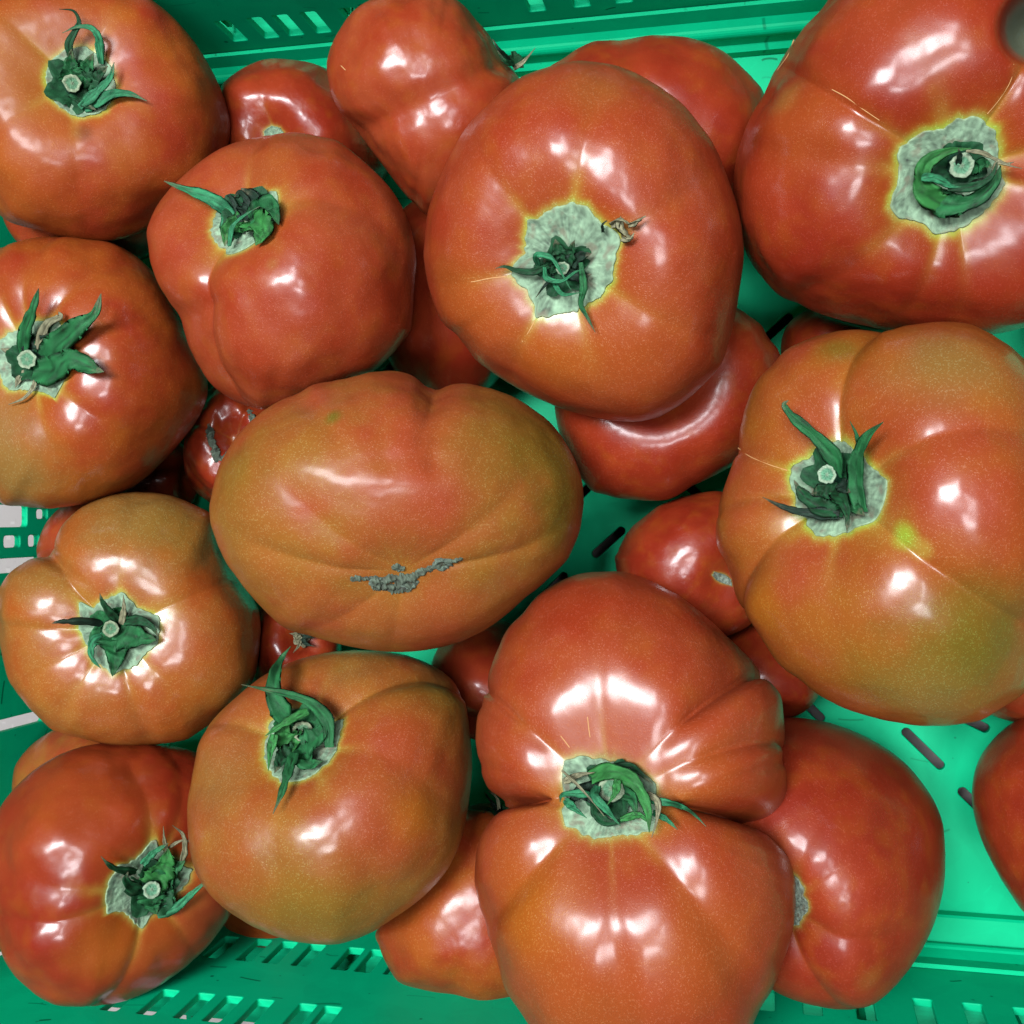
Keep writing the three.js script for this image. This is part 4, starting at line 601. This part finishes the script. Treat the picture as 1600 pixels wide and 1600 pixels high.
tomato({ label: 'dark red tomato on the crate floor cut by the right edge', size: 1, h: 0.045, color: 'deep', side: 'red', fleck: 1, flat: 0.9,
  outline: [1600, 1131, 1566, 1161, 1543, 1195, 1532, 1236, 1532, 1276, 1543, 1323, 1566, 1381, 1597, 1428, 1670, 1460, 1750, 1430, 1800, 1350, 1810, 1260, 1780, 1170, 1710, 1115, 1650, 1108] });
tomato({ label: 'red tomato at the back half hidden behind the large star scarred tomato', size: 1, h: 0.055, color: 'deep', side: 'red', fleck: 0, flat: 0.85,
  outline: [851, 118, 888, 91, 922, 74, 945, 71, 974, 72, 1000, 68, 1021, 67, 1068, 70, 1115, 86, 1156, 116, 1185, 147, 1202, 200, 1192, 270, 1150, 330, 1080, 370, 980, 380, 890, 340, 850, 270, 838, 190], pole: [960, 230], dip: 0.2, grooves: [[267, 0.04, 14, 0.9]] });
tomato({ label: 'red tomato with broad white sheen under the large star scarred tomato', size: 1, h: 0.05, color: 'red', side: 'deep', fleck: 1, flat: 0.85, coat: 0.7,
  outline: [918, 762, 949, 777, 989, 783, 1037, 783, 1060, 776, 1090, 757, 1165, 715, 1205, 660, 1220, 600, 1212, 551, 1195, 527, 1171, 498, 1090, 455, 1000, 455, 930, 490, 880, 550, 865, 620, 880, 700], pole: [1035, 600], dip: 0.3, halo: 0, lump: 0.01 });
tomato({ label: 'red tomato on the floor between the folded tomato and the spidery one', size: 1, h: 0.043, color: 'red', side: 'deep', fleck: 0, flat: 0.9, coat: 0.8,
  outline: [961, 881, 966, 858, 986, 824, 1016, 800, 1040, 785, 1094, 769, 1130, 768, 1180, 785, 1205, 840, 1205, 910, 1170, 975, 1100, 1000, 1030, 985, 980, 940],
  pole: [1128, 904], dip: 0.14, dipW: 0.3, halo: 0.2, blossom: true, scarDark: true, scarRough: 2, scar: [1116, 893, 1130, 896, 1142, 905, 1144, 916, 1132, 912, 1118, 906, 1112, 899] });
tomato({ label: 'orange red tomato with long glare lying low before the front wall', size: 1, h: 0.056, color: 'red', side: 'orange', fleck: 1, flat: 1.1, coat: 0.7,
  outline: [588, 1450, 596, 1478, 612, 1508, 632, 1530, 670, 1543, 720, 1556, 775, 1558, 830, 1540, 862, 1490, 870, 1420, 862, 1350, 830, 1290, 780, 1262, 730, 1262, 690, 1285, 650, 1340, 610, 1400], pole: [778, 1272], dip: 0.2, halo: 0.5, hub: 12, patches: [[640, 1440, 70, 'orange', 0.7]],
  sepals: [{ p: [778, 1280, 772, 1262, 756, 1240], w: 14, l: [3, 5, 6], c: 3 }, { p: [776, 1276, 764, 1268, 754, 1272], w: 14, l: [3, 5, 5], c: 0 }, { p: [780, 1272, 776, 1250, 762, 1238], w: 8, l: [4, 6, 6], c: 4 }] });
tomato({ label: 'small red tomato peeping out at the back beside the side lying one', size: 1, h: 0.042, color: 'deep', side: 'red', fleck: 0, flat: 1.3, coat: 0.8,
  outline: [354, 142, 381, 118, 422, 101, 462, 101, 510, 112, 560, 145, 602, 205, 602, 275, 530, 325, 450, 338, 385, 300, 350, 240, 345, 185], pole: [432, 212], dip: 0.2, halo: 0.4, grooves: [[20, 0.04, 10, 0.5], [150, 0.04, 10, 0.5], [260, 0.03, 12, 0.6]],
  scarRough: 1.5, scar: [412, 205, 424, 196, 438, 200, 446, 212, 442, 226, 426, 228, 414, 220] });
tomato({ label: 'dark wrinkled red tomato with zigzag cork scar left of the central one', size: 1, h: 0.038, color: 'deep', side: 'red', fleck: 0, flat: 1.3, coat: 1.0, rough: 0.36, lump: 0.05,
  outline: [300, 660, 318, 620, 350, 600, 400, 605, 450, 640, 475, 700, 465, 770, 420, 810, 360, 800, 315, 775, 294, 745, 290, 700], pole: [368, 688], dip: 0.34, dipW: 0.3, halo: 0.5, blossom: true, scarRough: 2, scarDark: false, grooves: [[110, 0.07, 8, 0.7], [200, 0.06, 9, 0.6], [300, 0.06, 9, 0.6], [350, 0.05, 9, 0.6], [60, 0.05, 9]],
  cork: [[[326, 662, 329, 680, 334, 698, 342, 714, 356, 712, 362, 703], 5.5], [[336, 708, 338, 724], 4], [[388, 640, 394, 652, 398, 664], 5]] });
const hidden = [
  ['red tomato just outside the frame, right of the hollow sided large one', [1800, 520, 135, 125], 0.035, 'deep', 'red'],
  ['red tomato just outside the frame, right of the olive flanked spidery one', [1810, 830, 135, 130], 0.036, 'red', 'coral'],
  ['shadowed dark red tomato wedged between the coral one and the star scarred one', [702, 465, 122, 170], 0.033, 'deep', 'red'],
  ['sliver of pinkish tomato below the top left one', [135, 338, 122, 82], 0.066, 'coral', 'red'],
  ['sliver of dull red tomato by the left wall behind the pumpkin ribbed one', [165, 858, 100, 84], 0.058, 'red', 'coral'],
  ['orange red tomato half hidden above the deep red corner tomato', [138, 1228, 110, 102], 0.068, 'coral', 'tan'],
  ['shadowed red tomato between the central and folded tomatoes', [762, 1060, 92, 96], 0.026, 'deep', 'red'],
  ['sliver of orange red tomato low under the sickle sepal tomato', [428, 1388, 92, 88], 0.025, 'red', 'orange'],
  ['dark brown red tomato peeping above the spidery sepal tomato', [1312, 548, 92, 78], 0.023, 'deep', 'red'],
  ['salmon red tomato under the olive flank of the spidery one at the right edge', [1612, 1030, 118, 102], 0.030, 'coral', 'red'],
  ['dark red tomato deep in the black gap above the pumpkin ribbed one', [232, 752, 78, 74], 0.021, 'deep', 'red'],
  ['sliver of red tomato in the dark gap right of the folded tomato', [1195, 1046, 92, 82], 0.024, 'red', 'deep'],
];
for (const [label, round, h, color, side] of hidden) tomato({ label, round, h, color, side, size: 0, fleck: 0, flat: 1.2, coat: 0.6 });
tomato({ label: 'red tomato with scruffy dry calyx in the gap below the central one', size: 0, h: 0.034, color: 'red', side: 'deep', fleck: 0, flat: 1.5, coat: 1, round: [455, 1015, 78, 84], pole: [470, 998], dip: 0.2, hub: 12, hubC: 4,
  sepals: [{ p: [470, 998, 462, 992, 452, 990], w: 10, l: [3, 4, 4], c: 4 }, { p: [472, 998, 478, 1006, 490, 1010], w: 10, l: [3, 4, 4], c: 3 }, { p: [470, 1000, 466, 1010, 458, 1020], w: 8, l: [3, 5, 5], c: 4 }, { p: [472, 996, 482, 994, 490, 998], w: 9, l: [3, 4, 3], c: 3 }] });

// things lying on the tomatoes
{
  const T = tomatoes.find((t) => t.spec.label.includes('star scar in')), bits = new THREE.Group(), gs = [];
  for (const [p, w, c] of [[[955, 352, 968, 342, 984, 350], 16, 4], [[966, 342, 978, 362, 986, 374], 18, 4], [[982, 352, 996, 344, 1008, 338], 10, 4], [[942, 362, 940, 352, 948, 345], 6, 3], [[972, 372, 984, 372, 990, 364], 10, 4]]) gs.push(sepal({ p, w, l: [2, 3.5, 3], c, tip: 1, fold: 0.9, roll: 2 }, T.surf, T.d, T.mm));
  const g = mergeGeometries(gs); g.computeBoundingBox(); const o = V(0, 0, 0); g.boundingBox.getCenter(o); g.translate(-o.x, -o.y, -o.z);
  const m = new THREE.Mesh(g, leafMat); m.name = 'dried_flower'; m.position.copy(o); tag(m, 'crumpled grey dried flower scrap lying beside the wide star scar', 'dried flower'); scene.add(m);
}
renderer.render(scene, camera);
